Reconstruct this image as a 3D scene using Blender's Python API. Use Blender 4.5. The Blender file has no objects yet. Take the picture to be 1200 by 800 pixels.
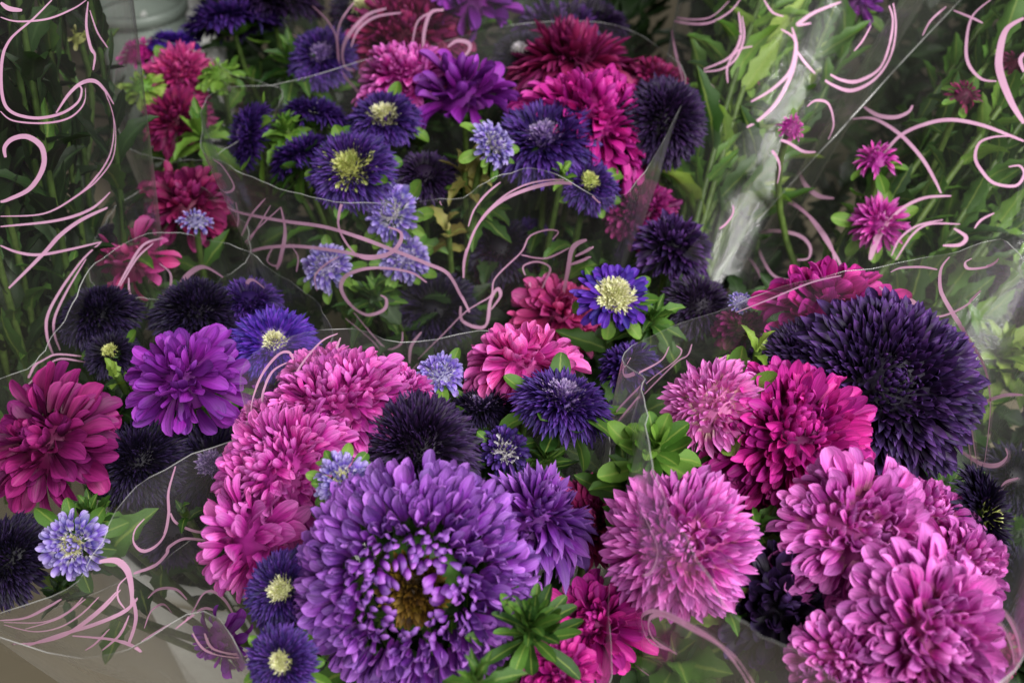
import bpy, math, random
import numpy as np
from mathutils import Vector, Matrix, noise
from mathutils.bvhtree import BVHTree

random.seed(11)
rng = np.random.default_rng(5)
sc = bpy.context.scene
C = sc.collection

# ------------------------------------------------------------------ camera
CAM_Z, PITCH, HFOV = 0.95, math.radians(40), math.radians(55)
cam_d = bpy.data.cameras.new('camera')
cam = bpy.data.objects.new('camera', cam_d); C.objects.link(cam)
cam.location = (0, 0, CAM_Z)
cam.rotation_euler = (math.pi / 2 - PITCH, 0, 0)
cam_d.sensor_width = 36
cam_d.lens = 18 / math.tan(HFOV / 2)
cam_d.clip_start, cam_d.clip_end = 0.02, 60
cam_d.dof.use_dof = True
cam_d.dof.focus_distance = 0.52
cam_d.dof.aperture_fstop = 9.0
sc.camera = cam

# ------------------------------------------------------------------ light: shop interior, ceiling fixtures plus added fill and glint lamps
world = bpy.data.worlds.new('World'); sc.world = world; world.use_nodes = True
bg = world.node_tree.nodes['Background']
bg.inputs[0].default_value = (0.86, 0.93, 1.0, 1); bg.inputs[1].default_value = 0.025

def area(name, loc, target, sx, sy, power, col):
    l = bpy.data.lights.new(name, 'AREA'); l.shape = 'RECTANGLE'; l.size, l.size_y = sx, sy
    l.energy = power; l.color = col
    o = bpy.data.objects.new(name, l); C.objects.link(o); o.location = loc
    o.rotation_euler = (Vector(target) - Vector(loc)).to_track_quat('-Z', 'Y').to_euler()
    return o
area('ceiling_panel_light', (0.95, 0.10, 1.95), (0.15, 0.45, 0.5), 0.6, 0.6, 40, (1.0, 0.98, 0.96))
area('aisle_panel_light', (0.45, -0.90, 1.85), (0.10, 0.45, 0.5), 0.6, 0.6, 28, (1.0, 0.985, 0.97))
area('side_fill_light', (-1.2, -0.1, 1.7), (-0.35, 0.55, 0.1), 0.4, 0.4, 6, (1.0, 0.96, 0.90))  # unseen fill, added to brighten the bucket and floor at left
area('rear_glint_light', (0.55, 1.9, 2.2), (0.15, 0.7, 0.5), 0.20, 0.12, 3.0, (1.0, 0.98, 0.95))  # unseen lamp, added and sized for a small glint on the film

sc.view_settings.view_transform = 'Standard'
sc.view_settings.look = 'None'
sc.view_settings.exposure = 0.0
sc.view_settings.gamma = 1.0
sc.view_settings.use_curve_mapping = False
sc.cycles.use_denoising = True
sc.cycles.transparent_max_bounces = 24
sc.cycles.max_bounces = 8
sc.cycles.sample_clamp_indirect = 4.0

# ------------------------------------------------------------------ helpers
K = math.tan(HFOV / 2)
cR = Vector((1, 0, 0)); cU = Vector((0, math.sin(PITCH), math.cos(PITCH))); cF = Vector((0, math.cos(PITCH), -math.sin(PITCH)))
CP = Vector((0, 0, CAM_Z))
def ray(px, py): return cR * ((px - 600) / 600 * K) + cU * (-(py - 400) / 600 * K) + cF
def at(px, py, z):
    r = ray(px, py); return CP + r * ((z - CAM_Z) / r.z)
def atd(px, py, d): return CP + ray(px, py) * d
def depth(p): return (Vector(p) - CP).dot(cF)
def scale_at(p): return depth(p) * K / 600          # metres per photo pixel
def facing(v): return (cR * v[0] + cU * v[1] - cF * v[2]).normalized()

def srgb(c):
    return tuple((x / 255 / 12.92 if x / 255 <= 0.04045 else ((x / 255 + 0.055) / 1.055) ** 2.4) for x in c) + (1,)

def new_mat(name):
    m = bpy.data.materials.new(name); m.use_nodes = True
    nt = m.node_tree; nt.nodes.clear()
    return m, nt, nt.nodes.new, nt.links.new

def rnd_value(nt):
    """object random + per-petal attribute, 0..1"""
    N, L = nt.nodes.new, nt.links.new
    oi = N('ShaderNodeObjectInfo'); a = N('ShaderNodeAttribute'); a.attribute_name = 'rnd'
    ad = N('ShaderNodeMath'); ad.operation = 'ADD'; L(oi.outputs['Random'], ad.inputs[0]); L(a.outputs['Fac'], ad.inputs[1])
    fr = N('ShaderNodeMath'); fr.operation = 'FRACT'; L(ad.outputs[0], fr.inputs[0])
    return fr.outputs[0]

def petal_mat(name, base, mid, tip, rough=0.55, transl=0.25, var=0.35, mp=0.5, streak=0.35):
    m, nt, N, L = new_mat(name)
    out = N('ShaderNodeOutputMaterial'); uv = N('ShaderNodeUVMap'); sep = N('ShaderNodeSeparateXYZ'); L(uv.outputs[0], sep.inputs[0])
    rp = N('ShaderNodeValToRGB'); e = rp.color_ramp.elements
    e[0].color = srgb(base); e[1].color = srgb(tip); e[0].position = 0.05; e[1].position = 0.97
    k = e.new(mp); k.color = srgb(mid)
    L(sep.outputs['Y'], rp.inputs[0])
    r = rnd_value(nt)
    hsv = N('ShaderNodeHueSaturation'); L(rp.outputs[0], hsv.inputs['Color'])
    mr = N('ShaderNodeMapRange'); mr.inputs[3].default_value = 1 - var; mr.inputs[4].default_value = 1 + var * 0.8; L(r, mr.inputs[0])
    # fine lengthwise veins
    mul = N('ShaderNodeMath'); mul.operation = 'MULTIPLY'; L(sep.outputs['X'], mul.inputs[0]); mul.inputs[1].default_value = 9
    cmb = N('ShaderNodeCombineXYZ'); L(mul.outputs[0], cmb.inputs[0]); L(sep.outputs['Y'], cmb.inputs[1]); L(r, cmb.inputs[2])
    nz = N('ShaderNodeTexNoise'); nz.inputs['Scale'].default_value = 1.6; nz.inputs['Detail'].default_value = 2; L(cmb.outputs[0], nz.inputs['Vector'])
    mr2 = N('ShaderNodeMapRange'); mr2.inputs[1].default_value = 0.3; mr2.inputs[2].default_value = 0.7
    mr2.inputs[3].default_value = 1 - streak; mr2.inputs[4].default_value = 1 + streak * 0.5; L(nz.outputs[0], mr2.inputs[0])
    vv = N('ShaderNodeMath'); vv.operation = 'MULTIPLY'; L(mr.outputs[0], vv.inputs[0]); L(mr2.outputs[0], vv.inputs[1])
    L(vv.outputs[0], hsv.inputs['Value'])
    mh = N('ShaderNodeMapRange'); mh.inputs[3].default_value = 0.485; mh.inputs[4].default_value = 0.515; L(r, mh.inputs[0]); L(mh.outputs[0], hsv.inputs['Hue'])
    p = N('ShaderNodeBsdfPrincipled'); p.inputs['Roughness'].default_value = rough
    p.inputs['Specular IOR Level'].default_value = 0.35
    L(hsv.outputs[0], p.inputs['Base Color'])
    bp = N('ShaderNodeBump'); bp.inputs['Strength'].default_value = 0.25; bp.inputs['Distance'].default_value = 0.001
    L(nz.outputs[0], bp.inputs['Height']); L(bp.outputs[0], p.inputs['Normal'])
    t = N('ShaderNodeBsdfTranslucent'); L(hsv.outputs[0], t.inputs[0])
    mx = N('ShaderNodeMixShader'); mx.inputs[0].default_value = transl
    L(p.outputs[0], mx.inputs[1]); L(t.outputs[0], mx.inputs[2]); L(mx.outputs[0], out.inputs[0])
    return m

PAL = {
 'pink':     petal_mat('pink_petal', (150, 32, 122), (200, 52, 166), (234, 124, 212), var=.26),
 'hotpink':  petal_mat('hot_pink_petal', (180, 58, 142), (216, 62, 168), (240, 122, 204), var=.2),
 'magenta':  petal_mat('magenta_petal', (124, 8, 92), (182, 22, 138), (212, 58, 168), var=.28),
 'orchid':   petal_mat('orchid_pink_petal', (200, 120, 156), (188, 54, 164), (228, 132, 216), var=.34, mp=.4),
 'pale':     petal_mat('pale_pink_petal', (240, 208, 200), (216, 92, 184), (238, 146, 220), var=.2, mp=.35),
 'rose':     petal_mat('rose_petal', (116, 20, 76), (188, 46, 124), (220, 92, 162), var=.28),
 'crimson':  petal_mat('crimson_petal', (74, 8, 42), (126, 18, 76), (160, 46, 112), var=.35),
 'redmag':   petal_mat('red_magenta_petal', (80, 8, 50), (118, 14, 86), (160, 42, 126), var=.4),
 'amethyst': petal_mat('amethyst_petal', (84, 22, 104), (118, 46, 156), (172, 112, 208), var=.3),
 'magpurp':  petal_mat('magenta_purple_petal', (90, 12, 100), (124, 26, 144), (156, 64, 186), var=.3),
 'indigo':   petal_mat('indigo_petal', (34, 14, 70), (50, 22, 96), (94, 62, 156), var=.4, mp=.6),
 'violet':   petal_mat('violet_petal', (130, 104, 180), (64, 28, 142), (92, 52, 176), var=.32, mp=.3),
 'dusk':     petal_mat('dark_purple_petal', (22, 8, 34), (42, 18, 64), (94, 60, 132), var=.5, mp=.6),
 'dark':     petal_mat('blackish_purple_petal', (20, 9, 28), (34, 17, 50), (64, 40, 92), var=.5, mp=.6),
 'navy':     petal_mat('navy_petal', (13, 8, 22), (22, 13, 38), (46, 32, 76), var=.5, mp=.6),
 'lilac':    petal_mat('lilac_petal', (230, 224, 234), (92, 62, 176), (190, 176, 230), var=.25, mp=.45),
 'lilac2':   petal_mat('pale_lilac_petal', (236, 232, 238), (112, 86, 194), (180, 162, 228), var=.25, mp=.5),
 'cream':    petal_mat('cream_floret', (170, 176, 100), (222, 220, 160), (244, 240, 218), var=.2),
 'lemon':    petal_mat('lemon_floret', (130, 146, 56), (200, 206, 116), (230, 230, 164), var=.25),
 'white':    petal_mat('white_floret', (196, 196, 160), (220, 212, 224), (242, 238, 242), var=.2),
 'ochre':    petal_mat('ochre_floret', (44, 30, 10), (92, 66, 20), (150, 116, 40), var=.4),
 'green':    petal_mat('green_bud_petal', (90, 130, 40), (120, 160, 60), (150, 185, 80), var=.3),
 'mauve':    petal_mat('mauve_floret', (66, 40, 98), (120, 90, 160), (196, 174, 212), var=.4),
}

def leaf_mat(name, dark, light, edge=(150, 170, 80), rough=0.45):
    m, nt, N, L = new_mat(name)
    out = N('ShaderNodeOutputMaterial'); uv = N('ShaderNodeUVMap'); sep = N('ShaderNodeSeparateXYZ'); L(uv.outputs[0], sep.inputs[0])
    r = rnd_value(nt)
    mix = N('ShaderNodeMix'); mix.data_type = 'RGBA'; L(r, mix.inputs[0]); mix.inputs[6].default_value = srgb(dark); mix.inputs[7].default_value = srgb(light)
    # midrib and blotches
    s = N('ShaderNodeMath'); s.operation = 'SUBTRACT'; L(sep.outputs['X'], s.inputs[0]); s.inputs[1].default_value = 0.5
    ab = N('ShaderNodeMath'); ab.operation = 'ABSOLUTE'; L(s.outputs[0], ab.inputs[0])
    rib = N('ShaderNodeMapRange'); rib.inputs[1].default_value = 0.02; rib.inputs[2].default_value = 0.07; rib.inputs[3].default_value = 0.55; rib.inputs[4].default_value = 0.0; L(ab.outputs[0], rib.inputs[0])
    m2 = N('ShaderNodeMix'); m2.data_type = 'RGBA'; L(rib.outputs[0], m2.inputs[0]); L(mix.outputs[2], m2.inputs[6]); m2.inputs[7].default_value = srgb(edge)
    tc = N('ShaderNodeTexCoord'); nz = N('ShaderNodeTexNoise'); nz.inputs['Scale'].default_value = 160; nz.inputs['Detail'].default_value = 4; L(tc.outputs['Object'], nz.inputs['Vector'])
    mr = N('ShaderNodeMapRange'); mr.inputs[1].default_value = .3; mr.inputs[2].default_value = .7; mr.inputs[3].default_value = 0.6; mr.inputs[4].default_value = 1.25; L(nz.outputs[0], mr.inputs[0])
    hsv = N('ShaderNodeHueSaturation'); L(m2.outputs[2], hsv.inputs['Color']); L(mr.outputs[0], hsv.inputs['Value'])
    p = N('ShaderNodeBsdfPrincipled'); p.inputs['Roughness'].default_value = rough; p.inputs['Specular IOR Level'].default_value = 0.4
    L(hsv.outputs[0], p.inputs['Base Color'])
    bp = N('ShaderNodeBump'); bp.inputs['Strength'].default_value = .3; bp.inputs['Distance'].default_value = .001; L(nz.outputs[0], bp.inputs['Height']); L(bp.outputs[0], p.inputs['Normal'])
    t = N('ShaderNodeBsdfTranslucent'); L(hsv.outputs[0], t.inputs[0])
    mx = N('ShaderNodeMixShader'); mx.inputs[0].default_value = 0.25
    L(p.outputs[0], mx.inputs[1]); L(t.outputs[0], mx.inputs[2]); L(mx.outputs[0], out.inputs[0])
    return m
LEAF = {
 'bract': leaf_mat('fresh_bract_leaf', (66, 110, 34), (120, 160, 62)),
 'leaf': leaf_mat('aster_leaf', (40, 74, 28), (86, 128, 48)),
 'deep': leaf_mat('shaded_aster_leaf', (22, 38, 18), (46, 72, 34), edge=(70, 96, 54)),  # darker copy of the aster leaf, shade put into its green
 'lime': leaf_mat('lime_leaf', (104, 140, 44), (160, 186, 84)),
 'paper': leaf_mat('bleached_leaf', (140, 142, 112), (184, 184, 152), edge=(190, 190, 160)),
 'wilt': leaf_mat('wilted_leaf', (110, 100, 50), (170, 165, 90)),
}
STEM = leaf_mat('green_stem', (60, 84, 36), (96, 120, 56))

def film_mat(name='clear_cellophane', h0=.006, h1=.04):
    m, nt, N, L = new_mat(name)
    out = N('ShaderNodeOutputMaterial'); tc = N('ShaderNodeTexCoord')
    nz = N('ShaderNodeTexNoise'); nz.inputs['Scale'].default_value = 22; nz.inputs['Detail'].default_value = 4; nz.inputs['Distortion'].default_value = .6; mp = N('ShaderNodeMapping'); mp.inputs['Scale'].default_value = (1, 1, .25); L(tc.outputs['Object'], mp.inputs[0]); L(mp.outputs[0], nz.inputs['Vector'])
    bp = N('ShaderNodeBump'); bp.inputs['Strength'].default_value = 0.6; bp.inputs['Distance'].default_value = 0.006; L(nz.outputs[0], bp.inputs['Height'])
    lw = N('ShaderNodeLayerWeight'); lw.inputs['Blend'].default_value = 0.5; L(bp.outputs[0], lw.inputs['Normal'])
    pw = N('ShaderNodeMath'); pw.operation = 'POWER'; L(lw.outputs['Facing'], pw.inputs[0]); pw.inputs[1].default_value = 4
    ma = N('ShaderNodeMath'); ma.operation = 'MULTIPLY_ADD'; L(pw.outputs[0], ma.inputs[0]); ma.inputs[1].default_value = 0.7; ma.inputs[2].default_value = 0.03
    tr = N('ShaderNodeBsdfTransparent'); tr.inputs[0].default_value = (.965, .965, .96, 1)
    g1 = N('ShaderNodeBsdfAnisotropic'); g1.inputs['Roughness'].default_value = 0.06; L(bp.outputs[0], g1.inputs['Normal']); g2 = N('ShaderNodeBsdfAnisotropic'); g2.inputs['Roughness'].default_value = 0.34; L(bp.outputs[0], g2.inputs['Normal']); gl = N('ShaderNodeMixShader'); gl.inputs[0].default_value = .8; L(g1.outputs[0], gl.inputs[1]); L(g2.outputs[0], gl.inputs[2])
    m1 = N('ShaderNodeMixShader'); L(ma.outputs[0], m1.inputs[0]); L(tr.outputs[0], m1.inputs[1]); L(gl.outputs[0], m1.inputs[2])
    # faint white mixed in for the light haze on the film, smudged
    n2 = N('ShaderNodeTexNoise'); n2.inputs['Scale'].default_value = 9; n2.inputs['Detail'].default_value = 6; L(tc.outputs['Object'], n2.inputs['Vector'])
    mr = N('ShaderNodeMapRange'); mr.inputs[1].default_value = .35; mr.inputs[2].default_value = .75; mr.inputs[3].default_value = h0; mr.inputs[4].default_value = h1; L(n2.outputs[0], mr.inputs[0])
    df = N('ShaderNodeBsdfDiffuse'); df.inputs[0].default_value = (.85, .84, .82, 1)
    tl = N('ShaderNodeBsdfTranslucent'); tl.inputs[0].default_value = (.85, .84, .82, 1)
    md = N('ShaderNodeMixShader'); L(df.outputs[0], md.inputs[1]); L(tl.outputs[0], md.inputs[2])
    m2 = N('ShaderNodeMixShader'); L(mr.outputs[0], m2.inputs[0]); L(m1.outputs[0], m2.inputs[1]); L(md.outputs[0], m2.inputs[2])
    L(m2.outputs[0], out.inputs[0])
    return m
FILM = film_mat()
HAZY_FILM = film_mat('hazier_cellophane', .025, .085)  # same film with more white mixed in for its light haze
def edge_mat():
    m, nt, N, L = new_mat('cut_film_edge')
    out = N('ShaderNodeOutputMaterial'); p = N('ShaderNodeBsdfPrincipled'); p.inputs['Base Color'].default_value = (.6, .6, .59, 1); p.inputs['Roughness'].default_value = .12
    tr = N('ShaderNodeBsdfTransparent'); mx = N('ShaderNodeMixShader'); tc = N('ShaderNodeTexCoord'); nz = N('ShaderNodeTexNoise'); nz.inputs['Scale'].default_value = 16; L(tc.outputs['Object'], nz.inputs['Vector']); mr = N('ShaderNodeMapRange'); mr.inputs[1].default_value = .42; mr.inputs[2].default_value = .68; mr.inputs[3].default_value = .03; mr.inputs[4].default_value = .6; L(nz.outputs[0], mr.inputs[0]); L(mr.outputs[0], mx.inputs[0])
    L(tr.outputs[0], mx.inputs[1]); L(p.outputs[0], mx.inputs[2]); L(mx.outputs[0], out.inputs[0])
    return m
EDGE = edge_mat()

def print_mat():
    m, nt, N, L = new_mat('pink_printed_ink')
    out = N('ShaderNodeOutputMaterial'); tc = N('ShaderNodeTexCoord')
    nz = N('ShaderNodeTexNoise'); nz.inputs['Scale'].default_value = 60; L(tc.outputs['Object'], nz.inputs['Vector'])
    mx = N('ShaderNodeMix'); mx.data_type = 'RGBA'; L(nz.outputs[0], mx.inputs[0]); mx.inputs[6].default_value = srgb((232, 168, 208)); mx.inputs[7].default_value = srgb((244, 196, 226))
    p = N('ShaderNodeBsdfPrincipled'); p.inputs['Roughness'].default_value = .35; L(mx.outputs[2], p.inputs['Base Color'])
    t = N('ShaderNodeBsdfTranslucent'); L(mx.outputs[2], t.inputs[0])
    ms = N('ShaderNodeMixShader'); ms.inputs[0].default_value = .3; L(p.outputs[0], ms.inputs[1]); L(t.outputs[0], ms.inputs[2])
    tr = N('ShaderNodeBsdfTransparent'); m2 = N('ShaderNodeMixShader'); m2.inputs[0].default_value = .93
    L(tr.outputs[0], m2.inputs[1]); L(ms.outputs[0], m2.inputs[2]); L(m2.outputs[0], out.inputs[0])
    return m
INK = print_mat()

def plain_mat(name, c1, c2, rough, scale):
    m, nt, N, L = new_mat(name)
    out = N('ShaderNodeOutputMaterial'); tc = N('ShaderNodeTexCoord')
    nz = N('ShaderNodeTexNoise'); nz.inputs['Scale'].default_value = scale; nz.inputs['Detail'].default_value = 6; L(tc.outputs['Object'], nz.inputs['Vector'])
    mx = N('ShaderNodeMix'); mx.data_type = 'RGBA'; L(nz.outputs[0], mx.inputs[0]); mx.inputs[6].default_value = srgb(c1); mx.inputs[7].default_value = srgb(c2)
    p = N('ShaderNodeBsdfPrincipled'); p.inputs['Roughness'].default_value = rough; L(mx.outputs[2], p.inputs['Base Color'])
    bp = N('ShaderNodeBump'); bp.inputs['Strength'].default_value = .2; bp.inputs['Distance'].default_value = .002; L(nz.outputs[0], bp.inputs['Height']); L(bp.outputs[0], p.inputs['Normal'])
    L(p.outputs[0], out.inputs[0])
    return m
M_FLOOR = plain_mat('beige_floor', (138, 126, 104), (156, 146, 124), .6, 6)
M_BUCKET = plain_mat('white_plastic', (232, 232, 228), (244, 244, 240), .35, 12)
M_BUCKET2 = plain_mat('grey_green_plastic', (128, 140, 132), (150, 160, 150), .4, 12)

def mesh_obj(name, verts, faces, mat, parent=None, uvs=None, smooth=True, rnd=None):
    me = bpy.data.meshes.new(name); me.from_pydata(verts, [], faces); me.materials.append(mat)
    if uvs is not None:
        ul = me.uv_layers.new(name='UVMap'); li = np.empty(len(me.loops), dtype=np.int32); me.loops.foreach_get('vertex_index', li)
        ul.data.foreach_set('uv', np.asarray(uvs, dtype=np.float32)[li].ravel())
    if rnd is not None:
        a = me.attributes.new('rnd', 'FLOAT', 'POINT'); a.data.foreach_set('value', np.asarray(rnd, dtype=np.float32))
    if smooth: me.polygons.foreach_set('use_smooth', np.ones(len(me.polygons), dtype=bool))
    o = bpy.data.objects.new(name, me); C.objects.link(o); o.parent = parent
    return o
def tag(o, label=None, cat=None, group=None, kind=None):
    if label: o['label'] = label
    if cat: o['category'] = cat
    if group: o['group'] = group
    if kind: o['kind'] = kind
    return o
def empty(name, loc):
    o = bpy.data.objects.new(name, None); C.objects.link(o); o.location = loc; o.empty_display_size = .01
    return o

# ------------------------------------------------------------------ petal and leaf templates (length 1 along +Y, upper side +Z)
def strip_template(profile, bend, channel, twist=0.0, cols=4, rows=6, bpow=1.5, wave=0.0, tip=False):
    V, UV = [], []
    y = z = 0.0; prev = 0.0
    for i in range(rows):
        t = i / (rows - 1)
        if tip: t = 1 - (1 - t) ** 1.75
        if i:
            a = bend * ((t + prev) / 2) ** bpow; y += math.cos(a) * (t - prev); z += math.sin(a) * (t - prev)
        prev = t
        a = bend * t ** bpow
        w = profile(t)
        for j in range(cols):
            x = j / (cols - 1) * 2 - 1
            h = channel * x * x * w + wave * math.sin(5 * t + 2.5 * x) * w
            tw = twist * t
            dx, dz = x * w * math.cos(tw) - h * math.sin(tw), x * w * math.sin(tw) + h * math.cos(tw)
            V.append((dx, y - math.sin(a) * dz, z + math.cos(a) * dz)); UV.append((x * .5 + .5, t))
    F = [(i * cols + j, i * cols + j + 1, (i + 1) * cols + j + 1, (i + 1) * cols + j) for i in range(rows - 1) for j in range(cols - 1)]
    return np.array(V), F, UV
def p_round(t): return 0.5 * (0.32 + 0.68 * min(1, t / .62) ** .8) * (1 if t < .66 else math.sqrt(max(0.03, 1 - ((t - .66) / .345) ** 2)))
def p_point(t): return 0.5 * (0.4 + 0.6 * math.sin(min(1, t / .5) * math.pi / 2)) * (1 if t < .5 else max(.03, 1 - ((t - .5) / .5) ** 1.7))
def p_needle(t): return 0.5 * (1 if t < .5 else max(.06, 1 - ((t - .5) / .5) ** 2))
def p_leaf(t): return 0.5 * max(.03, (math.sin(min(1, t * 1.02) ** .85 * math.pi)) ** .8) if t > .12 else .05 + .6 * t
def p_spoon(t): return 0.5 * (0.28 + .72 * min(1, t / .6) ** 1.2) * (1 if t < .62 else max(.05, math.sqrt(max(0, 1 - ((t - .62) / .385) ** 2))))
BENDS = [-1.1, -.6, -.15, .35, .8, 1.4]
TPL = {}
for nm, pf in (('round', p_round), ('point', p_point)):
    TPL[nm] = [dict(profile=pf, bend=b, channel=.35 + .25 * (i % 3), twist=(-.35, .3, .1, -.15, .4, -.2)[i], wave=.14, tip=nm == 'round', rows=7 if nm == 'round' else 6) for i, b in enumerate(BENDS)]
TPL['curl'] = [dict(profile=p_round, bend=b, channel=.9 - .3 * (i % 2), twist=(-.7, .6, .3, -.5, .7, -.6)[i], wave=.3, bpow=2.2, tip=True, rows=7) for i, b in enumerate((-1.3, -.7, .2, .9, 1.5, 2.0))]
TPL['needle'] = [dict(profile=p_needle, bend=b, channel=.5, cols=2, rows=4) for b in BENDS]
TPL['quill'] = [dict(profile=p_point, bend=b, channel=.7, cols=3, rows=4) for b in BENDS]
TPL['leaf'] = [dict(profile=lambda t: p_leaf(t) * (1 + .17 * (1 if int(t * 8 + .5) % 2 else -1)), bend=b, channel=.45, twist=t, cols=5, rows=9, wave=.22) for b, t in ((-.9, .2), (-.4, -.3), (.2, .25), (-1.3, -.1), (.5, .4))]
TPL['spoon'] = [dict(profile=p_spoon, bend=b, channel=.3, twist=t, cols=4, rows=7, wave=.08, tip=True) for b, t in ((-.8, .1), (-.3, -.2), (.3, .2), (.7, 0))]
_tpl_cache, _mesh_cache = {}, {}
def get_tpl(kind, i, wl):
    wl = round(wl * 50) / 50; key = (kind, i, wl)
    if key not in _tpl_cache:
        d = dict(TPL[kind][i]); pf = d.pop('profile')
        _tpl_cache[key] = strip_template(lambda t: pf(t) * wl, **d)
    return _tpl_cache[key]
def tpl_mesh(kind, i, mat, wl):
    key = (kind, i, mat.name, round(wl * 50))
    if key not in _mesh_cache:
        V, F, UV = get_tpl(kind, i, wl)
        o = mesh_obj({'leaf': 'leaf', 'spoon': 'bract'}.get(kind, 'petal'), V.tolist(), F, mat, uvs=UV)
        me = o.data; bpy.data.objects.remove(o)
        _mesh_cache[key] = me
    return _mesh_cache[key]
def place(kind, i, mat, wl, mat4, parent, name):
    o = bpy.data.objects.new(name, tpl_mesh(kind, i, mat, wl)); C.objects.link(o); o.parent = parent
    o.matrix_local = mat4
    return o
def joined(name, kind, items, mat, parent):
    """items: (variant, wl, 4x4) -> one mesh"""
    Vs, Fs, UVs, R = [], [], [], []; n = 0
    for i, wl, M in items:
        V, F, UV = get_tpl(kind, i, wl)
        A = np.array(M)
        Vs.append(V @ A[:3, :3].T + A[:3, 3]); Fs.extend([tuple(k + n for k in f) for f in F]); UVs.extend(UV)
        R.append(np.full(len(V), random.random())); n += len(V)
    o = mesh_obj(name, np.vstack(Vs).tolist(), Fs, mat, parent, uvs=UVs, rnd=np.concatenate(R))
    o['kind'] = 'stuff'
    return o
def petal_matrix(phi, theta, base, length, roll=0.0):
    d = Vector((math.sin(theta) * math.cos(phi), math.sin(theta) * math.sin(phi), math.cos(theta)))
    n = Vector((-math.cos(theta) * math.cos(phi), -math.cos(theta) * math.sin(phi), math.sin(theta)))
    if roll: n = (n + d.cross(n) * math.tan(roll)).normalized()
    x = d.cross(n)
    M = Matrix(((x.x, d.x, n.x, 0), (x.y, d.y, n.y, 0), (x.z, d.z, n.z, 0), (0, 0, 0, 1)))
    return Matrix.Translation(base) @ M @ Matrix.Scale(length, 4)

GA = math.pi * (3 - math.sqrt(5))
#        N   tpl     wl   s0   th0  th1  l0   l1   rb   dome separate
KIND = {
 'pom':   (460, 'round', .36, .00, 0, 116, .20, .38, .64, .85, True),
 'broad': (160, 'round', .44, .00, 4, 106, .32, .54, .48, .62, True),
 'spike': (290, 'point', .30, .00, 2, 112, .28, .50, .50, .64, True),
 'shag':  (520, 'point', .34, .00, 0, 112, .20, .40, .60, .74, True),
 'lush':  (520, 'round', .46, .00, 2, 112, .22, .42, .60, .74, True),
 'dome':  (1150, 'point', .34, .00, 0, 118, .12, .26, .76, .92, True),
 'giant': (820, 'curl', .40, .25, -20, 122, .15, .29, .74, .66, True),
 'cup':   (150, 'round', .36, .16, 0, 108, .28, .46, .52, .50, True),
 'ray':   (90, 'round', .32, .40, 50, 98, .40, .58, .44, .15, True),
 'needle': (1300, 'quill', .20, .00, 0, 116, .18, .36, .66, .75, False),
 'fine':  (760, 'quill', .21, .34, 34, 114, .27, .46, .56, .40, False),
}
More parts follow.
